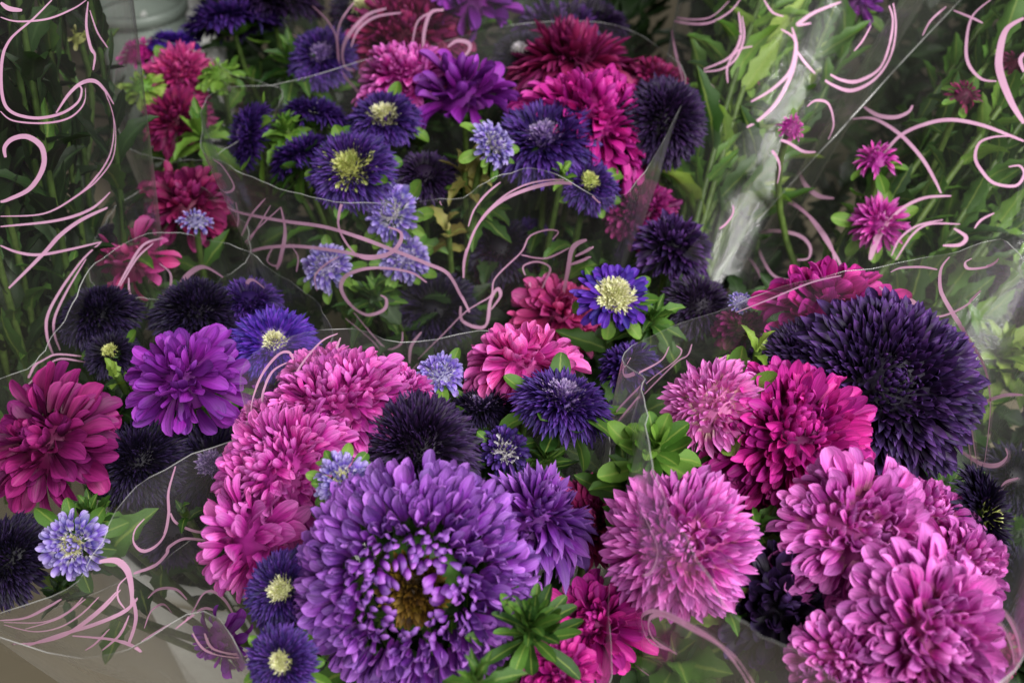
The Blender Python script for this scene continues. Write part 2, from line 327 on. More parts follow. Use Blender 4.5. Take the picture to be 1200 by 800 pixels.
def flower(label, px, py, dia, kind, pal, foot, z=.57, face=(0, .45, .9), eye=None, eyefrac=.4, squash=1.0, bracts=0, leaves=4,
           name='aster_flower', group=None, bract_mat='bract', leafmat='leaf', n=None, dep=None, spread=1.0):
    c = at(px, py, z) if dep is None else atd(px, py, dep)
    R = dia * scale_at(c) / 2 * 1.06
    f = facing(face)
    foot = Vector(foot)
    root = empty(name, foot)
    tag(root, label, 'flower', group)
    q = f.to_track_quat('Z', 'Y').to_matrix().to_4x4() @ Matrix.Rotation(random.uniform(0, 6.28), 4, 'Z')
    H = Matrix.Translation(c - foot) @ q @ Matrix.Diagonal((1, squash * random.uniform(.86, 1.12), 1, 1))
    N, tpl, wl, s0, th0, th1, l0, l1, rb, dome, sep = KIND[kind]
    if n: N = n
    mat = PAL[pal]
    items = []
    wob = [random.uniform(0, 6.28) for _ in range(3)]
    lump = Vector((random.uniform(-9, 9), random.uniform(-9, 9), random.uniform(-9, 9)))
    mess = {'pom': 1.2, 'broad': 1.6, 'lush': 1.5, 'spike': 1.15, 'shag': 1.25, 'giant': 1.15, 'dome': .8}.get(kind, .7)
    for k in range(N):
        s = math.sqrt((k + .5) / N); s = s0 + (1 - s0) * s
        u = (s - s0) / (1 - s0)
        phi = k * GA + random.gauss(0, .16) * mess
        nz = noise.noise(lump + Vector((math.cos(phi) * s * 1.8, math.sin(phi) * s * 1.8, 0)))
        th = math.radians(th0 + (th1 * spread - th0) * u ** 1.15 + random.gauss(0, 11) * mess + nz * 22 * mess)
        ln = R * (l0 + (l1 - l0) * u) * random.uniform(.76, 1.16) * (1 + .25 * nz * mess)
        base = Vector((math.cos(phi) * rb * R * s, math.sin(phi) * rb * R * s, R * dome * (1 - s * s) * .55 - R * .05 * u + nz * R * .10 * mess))
        b = 5.0 - 4.2 * u + random.gauss(0, .9)
        if kind in ('needle', 'fine', 'ray'): b = 3.6 - 2.2 * u + random.gauss(0, .7)
        i = int(min(5, max(0, round(b))))
        items.append((i, wl * random.uniform(.8, 1.2), H @ petal_matrix(phi, th, base, ln, random.gauss(0, .3) * mess)))
    if sep:
        wls = (wl * .8, wl, wl * 1.18)
        big = items[-300:]
        for k, (i, w, M) in enumerate(big): place(tpl, i, mat, wls[(k * 7 + k // 3) % 3], M, root, 'petal')
        if len(items) > 300: joined('inner_petals', tpl, items[:-300], mat, root)
    else:
        joined('ray_petals', tpl, items, mat, root)
    if kind != 'giant' and not (eye and eyefrac > .2):
        cv = [tuple(H @ Vector((rb * R * rr * math.cos(b_ * .5236), rb * R * rr * math.sin(b_ * .5236), R * dome * (1 - rr * rr) * .55 - .03 * R))) for rr in (1, .8, .5, .15) for b_ in range(12)]
        mesh_obj('inner_head', cv, [(a_ * 12 + b_, a_ * 12 + (b_ + 1) % 12, a_ * 12 + 12 + (b_ + 1) % 12, a_ * 12 + 12 + b_) for a_ in range(3) for b_ in range(12)] + [tuple(range(36, 48))], mat, root, uvs=[(.5, .3)] * 48)
    if eye:
        er = R * eyefrac; it = []
        NE = 300 if eyefrac > .3 else 170
        dv = [tuple(H @ Vector((er * 1.05 * rr * math.cos(b_ * .5236), er * 1.05 * rr * math.sin(b_ * .5236), R * zz))) for rr, zz in ((1, .05), (.8, .14), (.45, .19), (.12, .14)) for b_ in range(12)]
        mesh_obj('disc', dv, [(a_ * 12 + b_, a_ * 12 + (b_ + 1) % 12, a_ * 12 + 12 + (b_ + 1) % 12, a_ * 12 + 12 + b_) for a_ in range(3) for b_ in range(12)] + [tuple(range(36, 48))], PAL[eye], root, uvs=[(.5, .35)] * 48)
        for k in range(NE):
            s = math.sqrt((k + .5) / NE); phi = k * GA
            s = s * random.uniform(.93, 1.08)
            base = Vector((math.cos(phi) * er * s, math.sin(phi) * er * s, R * (.08 + .11 * (1 - s * s) - max(0, .25 - s) * .25)))
            it.append((int(random.choice((2, 3, 1))), .42, H @ petal_matrix(phi, math.radians(4 + 56 * s + random.uniform(-20, 20)), base, R * random.uniform(.10, .19) * (1 if eyefrac > .3 else .8))))
        joined('disc_florets', 'quill', it, PAL[eye], root)
    # receptacle under the head
    lat = []
    for a, (rr, zz) in enumerate(((.05, -.30), (.22, -.26), (.36, -.14), (.30, -.06), (.05, -.03))):
        for b in range(10): lat.append(tuple(H @ Vector((rr * R * math.cos(b * .6283), rr * R * math.sin(b * .6283), zz * R))))
    rec = mesh_obj('receptacle', lat, [(a * 10 + b, a * 10 + (b + 1) % 10, (a + 1) * 10 + (b + 1) % 10, (a + 1) * 10 + b) for a in range(4) for b in range(10)], LEAF['leaf'], root, uvs=[(.3, .5)] * len(lat))
    # bracts
    for k in range(bracts):
        phi = k * GA * 1.0 + random.uniform(-.2, .2); t = k / max(1, bracts)
        M = H @ petal_matrix(phi, math.radians(78 + 45 * t + random.uniform(-10, 10)), Vector((math.cos(phi) * R * .25, math.sin(phi) * R * .25, -R * (.12 + .3 * t))), min(.030, R * random.uniform(.75, 1.15)))
        place('spoon', random.randrange(4), LEAF[bract_mat], .42, M, rec, 'bract')
    # stem
    hb = c - f * R * .28
    pts = []
    mid = hb - f * .05 + Vector((0, 0, -.05))
    for k in range(9):
        t = k / 8; p = (1 - t) ** 2 * hb + 2 * t * (1 - t) * mid + t * t * foot
        pts.append(p - foot)
    stem = tube('stem', pts, [.0026] * 9, STEM, root)
    for k in range(leaves):
        t = .12 + .34 * k / max(1, leaves) + random.uniform(0, .05); j = t * 8; a = int(j); p = pts[a].lerp(pts[a + 1], j - a)
        ax = (pts[a] - pts[a + 1]).normalized()
        qq = ax.to_track_quat('Z', 'Y').to_matrix().to_4x4()
        M = Matrix.Translation(p) @ qq @ petal_matrix(k * 2.4 + random.random(), math.radians(random.uniform(45, 85)), Vector((0, 0, 0)), random.uniform(.024, .044))
        place('leaf', random.randrange(5), LEAF[leafmat], .38, M, stem, 'leaf')
    return root

def tube(name, pts, rad, mat, parent, n=6):
    V = []; 
    for k, p in enumerate(pts):
        a = pts[max(0, k - 1)]; b = pts[min(len(pts) - 1, k + 1)]; d = (b - a).normalized()
        x = d.orthogonal().normalized(); y = d.cross(x)
        for j in range(n): V.append(tuple(p + (x * math.cos(j * 2 * math.pi / n) + y * math.sin(j * 2 * math.pi / n)) * rad[k]))
    F = [(k * n + j, k * n + (j + 1) % n, (k + 1) * n + (j + 1) % n, (k + 1) * n + j) for k in range(len(pts) - 1) for j in range(n)]
    return mesh_obj(name, V, F, mat, parent, uvs=[(.2, .5)] * len(V))

def leafy_stem(label, p0, p1, nl, lsize, group, mat='leaf', start=.1, up=35, name='leafy_stem', wl=.3):
    p0, p1 = Vector(p0), Vector(p1)
    root = empty(name, p0); tag(root, label, 'stem', group)
    side = (p1 - p0).cross(Vector((random.uniform(-1, 1), random.uniform(-1, 1), .1))).normalized() * (p1 - p0).length * .05
    pts = [(p1 - p0) * (k / 10) + side * math.sin(k / 10 * math.pi) for k in range(11)]
    stem = tube('stem', pts, [.0028 - .0012 * k / 10 for k in range(11)], STEM, root)
    q = (p1 - p0).to_track_quat('Z', 'Y').to_matrix().to_4x4()
    for k in range(nl):
        t = start + (1 - start) * (k + random.random()) / nl; j = min(9.99, t * 10); a = int(j); p = pts[a].lerp(pts[a + 1], j - a)
        M = Matrix.Translation(p) @ q @ petal_matrix(k * 2.4 + random.random() * .6, math.radians(random.uniform(up - 18, up + 22)), Vector((0, 0, 0)), lsize * random.uniform(.6, 1.2))
        place('leaf', random.randrange(5), LEAF[mat if random.random() < .8 else 'leaf'], wl, M, stem, 'leaf')
    return root

# ------------------------------------------------------------------ setting
o = mesh_obj('floor', [(-6, -4, 0), (6, -4, 0), (6, 8, 0), (-6, 8, 0)], [(0, 1, 2, 3)], M_FLOOR); tag(o, kind='structure')

def bucket(label, x, y, r=.105, h=.26, mat=None, z=0.0):
    mat = mat or M_BUCKET
    root = empty('flower_bucket', (x, y, z)); tag(root, label, 'bucket', 'plastic flower buckets')
    n = 40
    def lathe(name, prof):
        V = [(rr * math.cos(2 * math.pi * k / n), rr * math.sin(2 * math.pi * k / n), zz) for rr, zz in prof for k in range(n)]
        m = len(prof)
        mesh_obj(name, V, [(a * n + k, a * n + (k + 1) % n, (a + 1) * n + (k + 1) % n, (a + 1) * n + k) for a in range(m - 1) for k in range(n)], mat, root)
    lathe('body', [(.001, .004), (r * .78, .004), (r * .8, .012), (r * .97, h - .02), (r * .95, h - .02), (r * .78, .018), (.001, .018)])
    lathe('rim', [(r * .975, h - .018), (r * 1.06, h - .016), (r * 1.07, h - .008), (r * 1.06, h), (r * .98, h + .001), (r * .955, h - .004), (r * .955, h - .018)])
    return root

# bouquets: foot point of the stems
def foot(px, py, z, dy=0.0, dx=0.0, fz=.04):
    p = at(px, py, z); return Vector((p.x + dx, p.y + dy, fz))
FT = {
 'BR': foot(960, 560, .57, .02), 'BC': foot(470, 610, .57, .03), 'BL': Vector((-.215, .53, .04)), 'BM': foot(540, 190, .57, -.02),
 'BT': foot(510, 20, .57, .05), 'A': foot(205, 95, .55, .05), 'B': foot(190, 270, .52, .04), 'G': foot(765, 320, .52, .05), 'RE': foot(1200, 440, .54, .10),
}

# ------------------------------------------------------------------ flowers (photo pixel, diameter in pixels, kind, colour, bouquet)
UP = (0, .75, .65)
def F(b, label, px, py, dia, kind, pal, **k): return flower(label, px, py, dia, kind, pal, FT[b] + Vector((random.uniform(-.03, .03), random.uniform(-.03, .03), 0)), **k)

# --- right front bouquet
F('BR', 'big orchid pink aster with broad petals and a cream centre beside the navy flower', 1005, 630, 205, 'lush', 'orchid', z=.60, face=(.05, .35, .95), eye='cream', eyefrac=.14, n=330, leaves=5)
F('BR', 'largest pale orchid aster with crowded broad petals below the cream-centred one', 1080, 745, 225, 'lush', 'orchid', z=.60, face=(.25, .1, .95), n=420, leaves=3)
F('BR', 'magenta double aster between the pale pink flower and the black-purple dome', 925, 515, 215, 'pom', 'magenta', z=.585, face=(.1, .45, .9), squash=1.1, leaves=5)
F('BR', 'shaggy pale pink aster with whitish centre above the light green leaf rosette', 833, 474, 135, 'shag', 'pale', z=.60, face=(-.55, .45, .7), eye='cream', eyefrac=.16, n=340, bracts=8, leaves=0, leafmat='bract')
F('BR', 'round pink aster half behind clear film with creamy open centre', 797, 638, 195, 'shag', 'orchid', z=.60, face=(-.25, .15, .95), eye='cream', eyefrac=.15, n=520, leaves=3)
F('BR', 'huge black-purple aster dome with violet tipped outer petals', 1032, 456, 240, 'dome', 'dusk', z=.575, face=(-.05, .25, .95), leaves=4)
F('BR', 'dense blackish aster pressed against the huge purple dome', 950, 432, 160, 'needle', 'dark', z=.57, face=(-.2, .5, .85), leaves=2)
F('BR', 'magenta aster rising behind the black-purple dome under the sleeve edge', 972, 366, 170, 'broad', 'magenta', z=.565, face=(-.1, .8, .6), n=140, leaves=4)
F('BR', 'curled blackish violet aster wedged between the pink flowers', 912, 712, 150, 'broad', 'dark', z=.575, face=(-.1, .3, .95), n=150, leaves=3)
F('BR', 'navy aster seen edge-on with yellow centre beside the orchid flowers', 1152, 605, 125, 'fine', 'navy', z=.575, face=(.8, .15, .6), eye='lemon', eyefrac=.26, leaves=4)
F('BR', 'dim magenta aster tucked behind the blackish aster under the sleeve edge', 868, 388, 70, 'broad', 'redmag', z=.53, face=(-.2, .7, .6))
F('BR', 'small dark red aster at the foot of the orchid flowers', 1165, 765, 75, 'pom', 'crimson', z=.56, face=(.4, .3, .8), n=90, bracts=5)
F('BR', 'crumpled magenta aster below the large magenta double one', 898, 590, 120, 'pom', 'magenta', z=.565, face=(-.1, .3, .9), n=260, leaves=2)
F('BR', 'orchid aster mostly covered by the two great orchid blooms', 1122, 672, 150, 'lush', 'orchid', z=.585, face=(.5, .4, .75), n=300, leaves=2)
F('BR', 'pale orchid aster crowded under the largest orchid bloom', 990, 782, 150, 'lush', 'orchid', z=.59, face=(-.3, .1, .9), n=300, leaves=0)
F('BR', 'orchid aster filling the hollow between the two great orchid blooms', 1000, 712, 140, 'lush', 'orchid', z=.58, face=(-.1, .2, .95), n=280, leaves=0)
F('BR', 'orchid aster peeping over the far side of the crowded orchid heads', 1085, 608, 125, 'lush', 'orchid', z=.58, face=(.2, .7, .65), n=240, leaves=2)
# --- centre front bouquet
F('BC', 'giant amethyst aster with curled petals around a hollow ochre centre', 487, 684, 285, 'giant', 'amethyst', z=.60, face=(.02, -.02, .99), eye='ochre', eyefrac=.21, leaves=3)
F('BC', 'amethyst aster seen from the side leaning behind the giant one', 628, 610, 175, 'spike', 'amethyst', z=.58, face=(.35, .75, .5), n=260, leaves=2)
F('BC', 'pink aster bank with rounded petals arching over the blackish pompon', 400, 484, 190, 'pom', 'pink', z=.585, face=(-.1, .85, .5), squash=1.1, leaves=2)
F('BC', 'pink aster end of the arching bank beside the fluffy lilac one', 462, 466, 105, 'pom', 'pink', z=.58, face=(.2, .8, .5), leaves=0)
F('BC', 'pink aster squeezed between the bank and the turned-aside pink one', 318, 508, 110, 'pom', 'pink', z=.57, face=(-.5, .6, .6), leaves=0)
F('BC', 'pink aster partly hidden behind the arching pink bank', 382, 448, 120, 'pom', 'pink', z=.565, face=(-.2, .8, .5), leaves=2)
F('BC', 'pink aster turned aside next to the small violet and white aster', 335, 556, 195, 'pom', 'pink', z=.585, face=(-.6, .45, .65), leaves=2)
F('BC', 'drooping pink aster with long petals above the dark yellow-eyed asters', 300, 630, 165, 'broad', 'pink', z=.575, face=(-.75, .1, .65), n=100, leaves=2)
F('BC', 'small violet and white aster ringed with green bracts beside pink petals', 402, 563, 76, 'cup', 'lilac', z=.625, face=(.3, .3, .9), eye='cream', eyefrac=.3, bracts=14, leaves=0)
F('BC', 'velvety blackish pompon aster with no visible eye', 490, 526, 165, 'needle', 'dark', z=.585, face=(.02, .5, .86), n=1300, leaves=2)
F('BC', 'small fluffy lilac aster beside the salmon pink flower', 516, 438, 68, 'cup', 'lilac2', z=.585, face=(0, .7, .7), bracts=4)
F('BC', 'salmon pink aster with broad silky petals behind the wide indigo disc', 612, 430, 145, 'broad', 'hotpink', z=.58, face=(-.1, .75, .6), leaves=2)
F('BC', 'wide indigo aster disc with frosted lilac middle above curled bracts', 660, 470, 128, 'fine', 'indigo', z=.595, face=(.15, .85, .5), eye='mauve', eyefrac=.4, bracts=14, bract_mat='leaf', leaves=3)
F('BC', 'thin dark aster seen edge-on between pompon and indigo disc', 565, 478, 90, 'fine', 'navy', z=.575, face=(0, .95, .25), eye='mauve', eyefrac=.4, bracts=6)
F('BC', 'half-opened tiny aster with white tufts above the side-leaning amethyst flower', 592, 527, 62, 'cup', 'indigo', z=.58, face=(.2, .5, .8), eye='white', eyefrac=.45, bracts=8, bract_mat='leaf')
F('BC', 'rose aster squeezed against the sleeve of the orchid asters', 690, 612, 125, 'spike', 'rose', z=.565, face=(-.1, .45, .85), leaves=2)
F('BC', 'deep pink silky aster low beside the dark slender leaves', 695, 730, 135, 'broad', 'magenta', z=.56, face=(-.2, .3, .9), leaves=2)
F('BC', 'magenta aster peeking out under the slender leaves', 655, 790, 95, 'broad', 'magenta', z=.57, face=(-.2, .2, .9), leaves=0)
F('BC', 'indigo aster with ragged cream eye under the drooping pink petals', 330, 690, 92, 'fine', 'indigo', z=.59, face=(-.15, .25, .95), eye='cream', eyefrac=.3, leaves=2)
F('BC', 'indigo aster with small cream eye below its ragged-eyed twin', 330, 775, 84, 'fine', 'indigo', z=.59, face=(-.1, .3, .95), eye='cream', eyefrac=.27, bracts=8)
F('BC', 'dim purple aster hanging inside the film flap over the white bucket', 262, 752, 85, 'broad', 'magpurp', z=.50, face=(-.3, -.2, .9), n=40, leaves=0)
# --- left bouquet
F('BL', 'violet-purple aster with big glossy petals among navy blooms', 218, 448, 150, 'broad', 'magpurp', z=.57, face=(.05, .5, .85), n=120, leaves=4)
F('BL', 'dull red-magenta aster with ochre flecks in the shade', 60, 520, 170, 'broad', 'redmag', z=.56, face=(-.2, .4, .9), n=150, eye='ochre', eyefrac=.10, leaves=3)
F('BL', 'violet aster with frosted petals and cream eye beside a thick pink swirl', 322, 402, 105, 'fine', 'violet', z=.565, face=(.15, .4, .9), eye='cream', eyefrac=.2, leaves=3)
F('BL', 'flat navy aster touching the pink coral flower', 117, 370, 100, 'needle', 'navy', z=.55, face=(0, .75, .6), leaves=3)
F('BL', 'broad navy aster shaded behind the glossy violet-purple one', 232, 368, 120, 'needle', 'navy', z=.545, face=(.1, .7, .65), leaves=3)
F('BL', 'deep violet aster tucked behind the cream-eyed violet one', 292, 352, 80, 'fine', 'indigo', z=.545, face=(.1, .75, .6))
F('BL', 'navy aster between the red-magenta and glossy purple flowers', 165, 540, 125, 'needle', 'navy', z=.545, face=(.1, .4, .9), leaves=3)
F('BL', 'blackish navy aster beside the small white-frosted one', 12, 655, 115, 'needle', 'navy', z=.55, face=(-.2, .35, .9), leaves=3)
F('BL', 'small blue-violet aster frosted white with yellow middle above the floor', 86, 638, 84, 'cup', 'lilac', z=.565, face=(.1, .05, .98), eye='cream', eyefrac=.22, bracts=10, bract_mat='leaf')
F('BL', 'navy aster with starry yellow eye behind hazy film', 248, 545, 120, 'fine', 'navy', z=.535, face=(.1, .35, .9), eye='mauve', eyefrac=.22, leaves=3)
F('BL', 'tiny navy aster with pale tuft below the flat navy one', 130, 413, 66, 'fine', 'navy', z=.545, face=(0, .5, .85), eye='lemon', eyefrac=.22, bracts=4)
F('BL', 'purple aster veiled by the film beneath the cream-eyed violet flower', 302, 462, 90, 'broad', 'magpurp', z=.53, face=(.2, .4, .85), n=50)
F('BL', 'dark aster low in the shade behind the curled film swirl', 205, 618, 95, 'fine', 'dark', z=.49, face=(.1, .3, .9), leaves=5, leafmat='deep')
F('BL', 'blackish purple aster filling the gap under the starry navy one', 262, 610, 80, 'broad', 'dark', z=.48, face=(.1, .3, .9), leaves=5, leafmat='deep')
# --- middle bouquet
F('BM', 'magenta aster with a long curved fringe of petals around a dark eyed disc', 688, 150, 185, 'pom', 'magenta', z=.575, face=(.35, .75, .55), leaves=2)
F('BM', 'pink aster behind the purple upright-petalled one', 478, 100, 140, 'pom', 'pink', z=.575, face=(-.2, .85, .45), leaves=2)
F('BM', 'magenta-purple aster with upright ribbon petals between pink and magenta ones', 543, 118, 150, 'broad', 'magpurp', z=.58, face=(-.05, .85, .5), n=75, leaves=2)
F('BM', 'dusky red aster with pointed petals behind the magenta fringe', 672, 82, 165, 'spike', 'crimson', z=.575, face=(0, .9, .4), leaves=2)
F('BM', 'dark violet disc with frosted eye inside the magenta fringe', 638, 163, 125, 'fine', 'indigo', z=.59, face=(-.1, .55, .82), eye='mauve', eyefrac=.25, leaves=3)
F('BM', 'violet aster with lemon eye just under the magenta fringe', 690, 214, 72, 'fine', 'indigo', z=.57, face=(.15, .4, .9), eye='lemon', eyefrac=.28, bracts=6)
F('BM', 'small lilac aster facing sideways with bright bracts and a wilted leaf', 578, 169, 62, 'cup', 'lilac', z=.605, face=(.7, .3, .65), eye='white', eyefrac=.35, bracts=12, leaves=2, leafmat='wilt')
F('BM', 'dark violet aster with creamy tuft beside the pink aster', 450, 138, 88, 'fine', 'indigo', z=.585, face=(-.05, .55, .8), eye='cream', eyefrac=.36, bracts=4)
F('BM', 'indigo aster with the largest lemon-green stippled eye', 411, 197, 108, 'fine', 'indigo', z=.59, face=(-.15, .3, .95), eye='lemon', eyefrac=.5, bracts=6)
F('BM', 'blue-violet aster seen edge-on at the back of the lemon-eyed one', 368, 135, 90, 'fine', 'indigo', z=.58, face=(.1, .98, .15), eye='white', eyefrac=.3, bracts=4)
F('BM', 'indigo aster turned away on its side by the looped film edge', 292, 158, 86, 'fine', 'indigo', z=.57, face=(-.85, .2, .5), eye='mauve', eyefrac=.3, bracts=8)
F('BM', 'indigo aster tilted above a fan of curled green bracts', 352, 182, 92, 'fine', 'indigo', z=.575, face=(-.5, .8, .2), bracts=16, bract_mat='leaf')
F('BM', 'lilac aster with oval pale face under the great pink curl', 459, 249, 74, 'cup', 'lilac2', z=.56, face=(-.35, .2, .92), eye='white', eyefrac=.25, bracts=14)
F('BM', 'lilac aster blurred by film where pink swirls cross', 383, 312, 70, 'cup', 'lilac', z=.53, face=(-.2, .5, .85), bracts=10)
F('BM', 'lilac aster below the oval-faced lilac one', 474, 302, 64, 'cup', 'lilac', z=.53, face=(.2, .4, .9), bracts=10)
F('BM', 'shaded violet aster between the lemon-eyed and oval lilac flowers', 498, 205, 80, 'fine', 'dark', z=.57, face=(.1, .6, .75), bracts=5)
F('BM', 'velvety black-violet aster without eye at the outer side of the magenta fringe', 777, 142, 122, 'needle', 'dark', z=.585, face=(.2, .2, .95), n=1500)
F('BM', 'dark maroon aster behind the black-violet disc', 770, 102, 90, 'pom', 'crimson', z=.56, face=(.3, .8, .5), leaves=2)
F('BM', 'faded violet aster deep inside the film below the wide pink arc', 585, 290, 90, 'fine', 'navy', z=.50, face=(0, .4, .9), leaves=5, leafmat='deep')
F('BM', 'dull indigo aster deep inside the sleeve beside the pink knot', 620, 285, 75, 'fine', 'indigo', z=.49, face=(.1, .4, .9), eye='mauve', eyefrac=.2, leaves=5, leafmat='deep')
F('BM', 'dusty rose aster veiled by crumpled film next to the white-eyed violet one', 655, 372, 120, 'broad', 'rose', z=.50, face=(.2, .4, .9), leaves=3)
F('BM', 'shadowed navy aster at the bottom of the swirl-covered film', 510, 360, 110, 'fine', 'navy', z=.49, face=(0, .5, .85), leaves=6, leafmat='deep')
# --- gap between the bouquets
F('G', 'bright violet aster with a white ring and yellow middle on dark leaves', 720, 347, 92, 'ray', 'violet', z=.57, face=(.05, .3, .95), eye='cream', eyefrac=.42, bracts=6, leaves=5, n=80)
F('G', 'deep purple aster in the shade behind the white-ringed violet one', 788, 290, 100, 'spike', 'dusk', z=.53, face=(.1, .5, .85), leaves=6, leafmat='deep')
F('G', 'blackish violet aster below the deep purple shaded one', 818, 358, 90, 'needle', 'dark', z=.53, face=(.1, .5, .85), n=500, leaves=6)
F('G', 'shaded crimson aster under the edge of the middle sleeve', 752, 248, 90, 'pom', 'redmag', z=.52, face=(0, .5, .85), leaves=5, leafmat='deep')
F('G', 'violet aster seen edge-on outside the sleeve corner of the orchid asters', 735, 430, 84, 'spike', 'indigo', z=.55, face=(-.4, .8, .4), leaves=5)
F('G', 'very small white and blue aster by the sleeve edge', 868, 354, 34, 'cup', 'lilac', z=.55, face=(0, .5, .85), leaves=2, n=40)
F('G', 'dark violet aster pressed between indigo disc and sleeve side', 722, 500, 80, 'fine', 'navy', z=.54, face=(.2, .5, .8), leaves=5)
# --- back middle bouquet
F('BT', 'violet aster with starry pale eye behind film with upright swirls', 377, 66, 84, 'fine', 'indigo', z=.56, face=(0, .3, .95), eye='mauve', eyefrac=.3, leaves=4)
F('BT', 'dark aster with lemon white eye by the three upright swirls', 428, 12, 90, 'fine', 'navy', z=.57, face=(0, .4, .9), eye='cream', eyefrac=.38)
F('BT', 'dim maroon aster behind film with upright swirls', 478, 46, 150, 'pom', 'crimson', z=.55, face=(0, .5, .85), leaves=3)
F('BT', 'vivid magenta-purple aster above the dim maroon one behind film', 548, 4, 130, 'broad', 'magpurp', z=.58, face=(0, .7, .7), n=80)
F('BT', 'blackish violet aster cluster head above the dusky red one', 655, 42, 110, 'spike', 'dusk', z=.56, face=(.1, .6, .75), leaves=3)
F('BT', 'dark aster with white tufted eye beside the dusky red petals', 610, 62, 72, 'fine', 'navy', z=.57, face=(-.1, .5, .85), eye='white', eyefrac=.3)
F('BT', 'dark purple aster behind the blackish violet cluster', 700, 25, 80, 'fine', 'dark', z=.55, face=(.2, .7, .6))
F('BT', 'violet aster with silvery top beyond the film fold', 272, 24, 110, 'fine', 'indigo', z=.57, face=(-.15, .95, .2), eye='white', eyefrac=.2, bracts=8)
F('BT', 'deep violet aster rising beside the silvery-topped violet one', 322, 2, 110, 'fine', 'dark', z=.58, face=(.1, .9, .35))
# --- far left small bouquets
F('A', 'rose aster hanging petals next to lime bracts', 212, 88, 86, 'spike', 'rose', z=.55, face=(.1, .3, .95), leaves=4, bracts=4)
F('A', 'small magenta aster behind the lime bract tuft', 165, 66, 60, 'pom', 'magenta', z=.55, face=(-.2, .8, .5), n=90)
F('A', 'blue-violet aster on top of the hanging rose petals', 203, 50, 60, 'fine', 'violet', z=.56, face=(0, .95, .3))
F('A', 'closed green aster bud made of lime bracts', 166, 100, 44, 'cup', 'green', z=.56, face=(0, .4, .9), bracts=26, bract_mat='lime', n=24)
F('A', 'faded crimson aster below the hanging rose one', 207, 142, 90, 'spike', 'crimson', z=.53, face=(.1, .2, .95), leaves=4)
F('A', 'leafy green aster bud beside the violet silvery one', 257, 85, 44, 'cup', 'green', z=.56, face=(0, .5, .85), bracts=24, bract_mat='bract', n=20)
F('B', 'dark crimson aster with broad petals above the coral-rose one', 218, 240, 110, 'broad', 'crimson', z=.53, face=(.1, .5, .85))
F('B', 'coral-rose aster with loose pointed petals half under film', 155, 308, 110, 'broad', 'rose', z=.53, face=(-.2, .5, .85), n=42)
F('B', 'little violet and white aster on the dark crimson petals', 230, 260, 46, 'cup', 'lilac', z=.545, face=(.2, .7, .6), n=50)
F('B', 'tiny blackish aster next to the coral-rose petals', 133, 277, 46, 'needle', 'navy', z=.54, face=(-.2, .6, .7), n=300)
F('RE', 'blackish purple aster beyond the sleeve holding the black-purple dome', 1188, 325, 100, 'spike', 'dark', z=.50, face=(.3, .4, .85))
F('RE', 'dim navy aster low behind the edge-on yellow-centred one', 1190, 560, 90, 'fine', 'navy', z=.47, face=(.2, .4, .85), leaves=6)

F('RE', 'shaded purple-black aster low outside the film beside the orchid flowers', 1198, 690, 110, 'needle', 'navy', z=.47, face=(.2, .5, .8), leaves=6, leafmat='deep')
# slender leaf tufts and filler stems
def tuft(b, label, px, py, z, n, size, mat, wl=.26, up=45, up0=8, face=(0, .7, .7), tpl='leaf'):
    p = at(px, py, z); f = FT[b]; root = empty('leaf_tuft', f); tag(root, label, 'leaves', 'leaf tufts among the flowers')
    stem = tube('stem', [(p - f) * (k / 6) for k in range(7)], [.0024] * 7, STEM, root)
    q = Matrix.Translation(p - f) @ facing(face).to_track_quat('Z', 'Y').to_matrix().to_4x4()
    for k in range(n):
        t = k / n
        M = q @ petal_matrix(k * GA, math.radians(up0 + (up * 2 - up0) * t + random.uniform(-8, 8)), Vector((0, 0, -.014 * t)), size * (.6 + .5 * t) * random.uniform(.85, 1.15))
        place(tpl, random.randrange(4), LEAF[mat], wl, M, stem, 'leaf')
tuft('BC', 'tuft of slender dark green leaves beside the giant amethyst aster', 622, 732, .60, 44, .024, 'leaf', .26, tpl='spoon')
tuft('BC', 'small green leaf tuft at the lower rim of the giant amethyst aster', 560, 790, .625, 10, .018, 'leaf', .3)
tuft('BC', 'dark leaf tuft under the indigo disc bracts', 640, 535, .575, 26, .018, 'leaf', .3)
tuft('BR', 'light green leaf rosette under the shaggy pale pink aster', 768, 522, .615, 26, .025, 'bract', .44, 52, tpl='spoon')
tuft('BR', 'broad green leaves between the two pink asters and the film', 742, 572, .59, 12, .034, 'leaf', .48, 50)
tuft('BR', 'green leaves peeping out beside the round pink aster', 888, 625, .585, 9, .028, 'leaf', .45, 50)
tuft('BR', 'narrow lime leaf pair above the magenta double aster', 888, 410, .58, 5, .026, 'lime', .3, 40)
tuft('BR', 'green leaves below the round pink aster inside film', 790, 775, .54, 14, .04, 'leaf', .5, 60)
tuft('BR', 'green leaf tip below the round pink aster', 852, 712, .575, 6, .03, 'bract', .35, 50)
tuft('RE', 'yellow-green leaf tuft outside the dark purple dome', 1172, 415, 0.48, 34, 0.043, 'lime', .28, 55)
tuft('RE', 'green leaf tuft behind the dome and its film', 1130, 350, 0.46, 24, 0.043, 'leaf', .28, 55)
tuft('RE', 'shaded leaf tuft between dome and navy aster', 1112, 575, 0.47, 18, 0.033, 'leaf', .3, 55)
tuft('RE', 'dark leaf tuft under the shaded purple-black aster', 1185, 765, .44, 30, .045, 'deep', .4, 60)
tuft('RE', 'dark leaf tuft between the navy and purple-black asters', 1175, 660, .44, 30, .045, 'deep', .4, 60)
tuft('BL', 'bright lime leaf beside the glossy violet-purple aster', 137, 438, .575, 3, .018, 'lime', .5, 30)
tuft('BL', 'dark leaf tuft under the red-magenta aster', 105, 598, .55, 18, .02, 'leaf', .4, 55)
tuft('BL', 'shaded leaf tuft hanging below the frosted small aster', 68, 690, .53, 12, .016, 'deep', .3, 70)
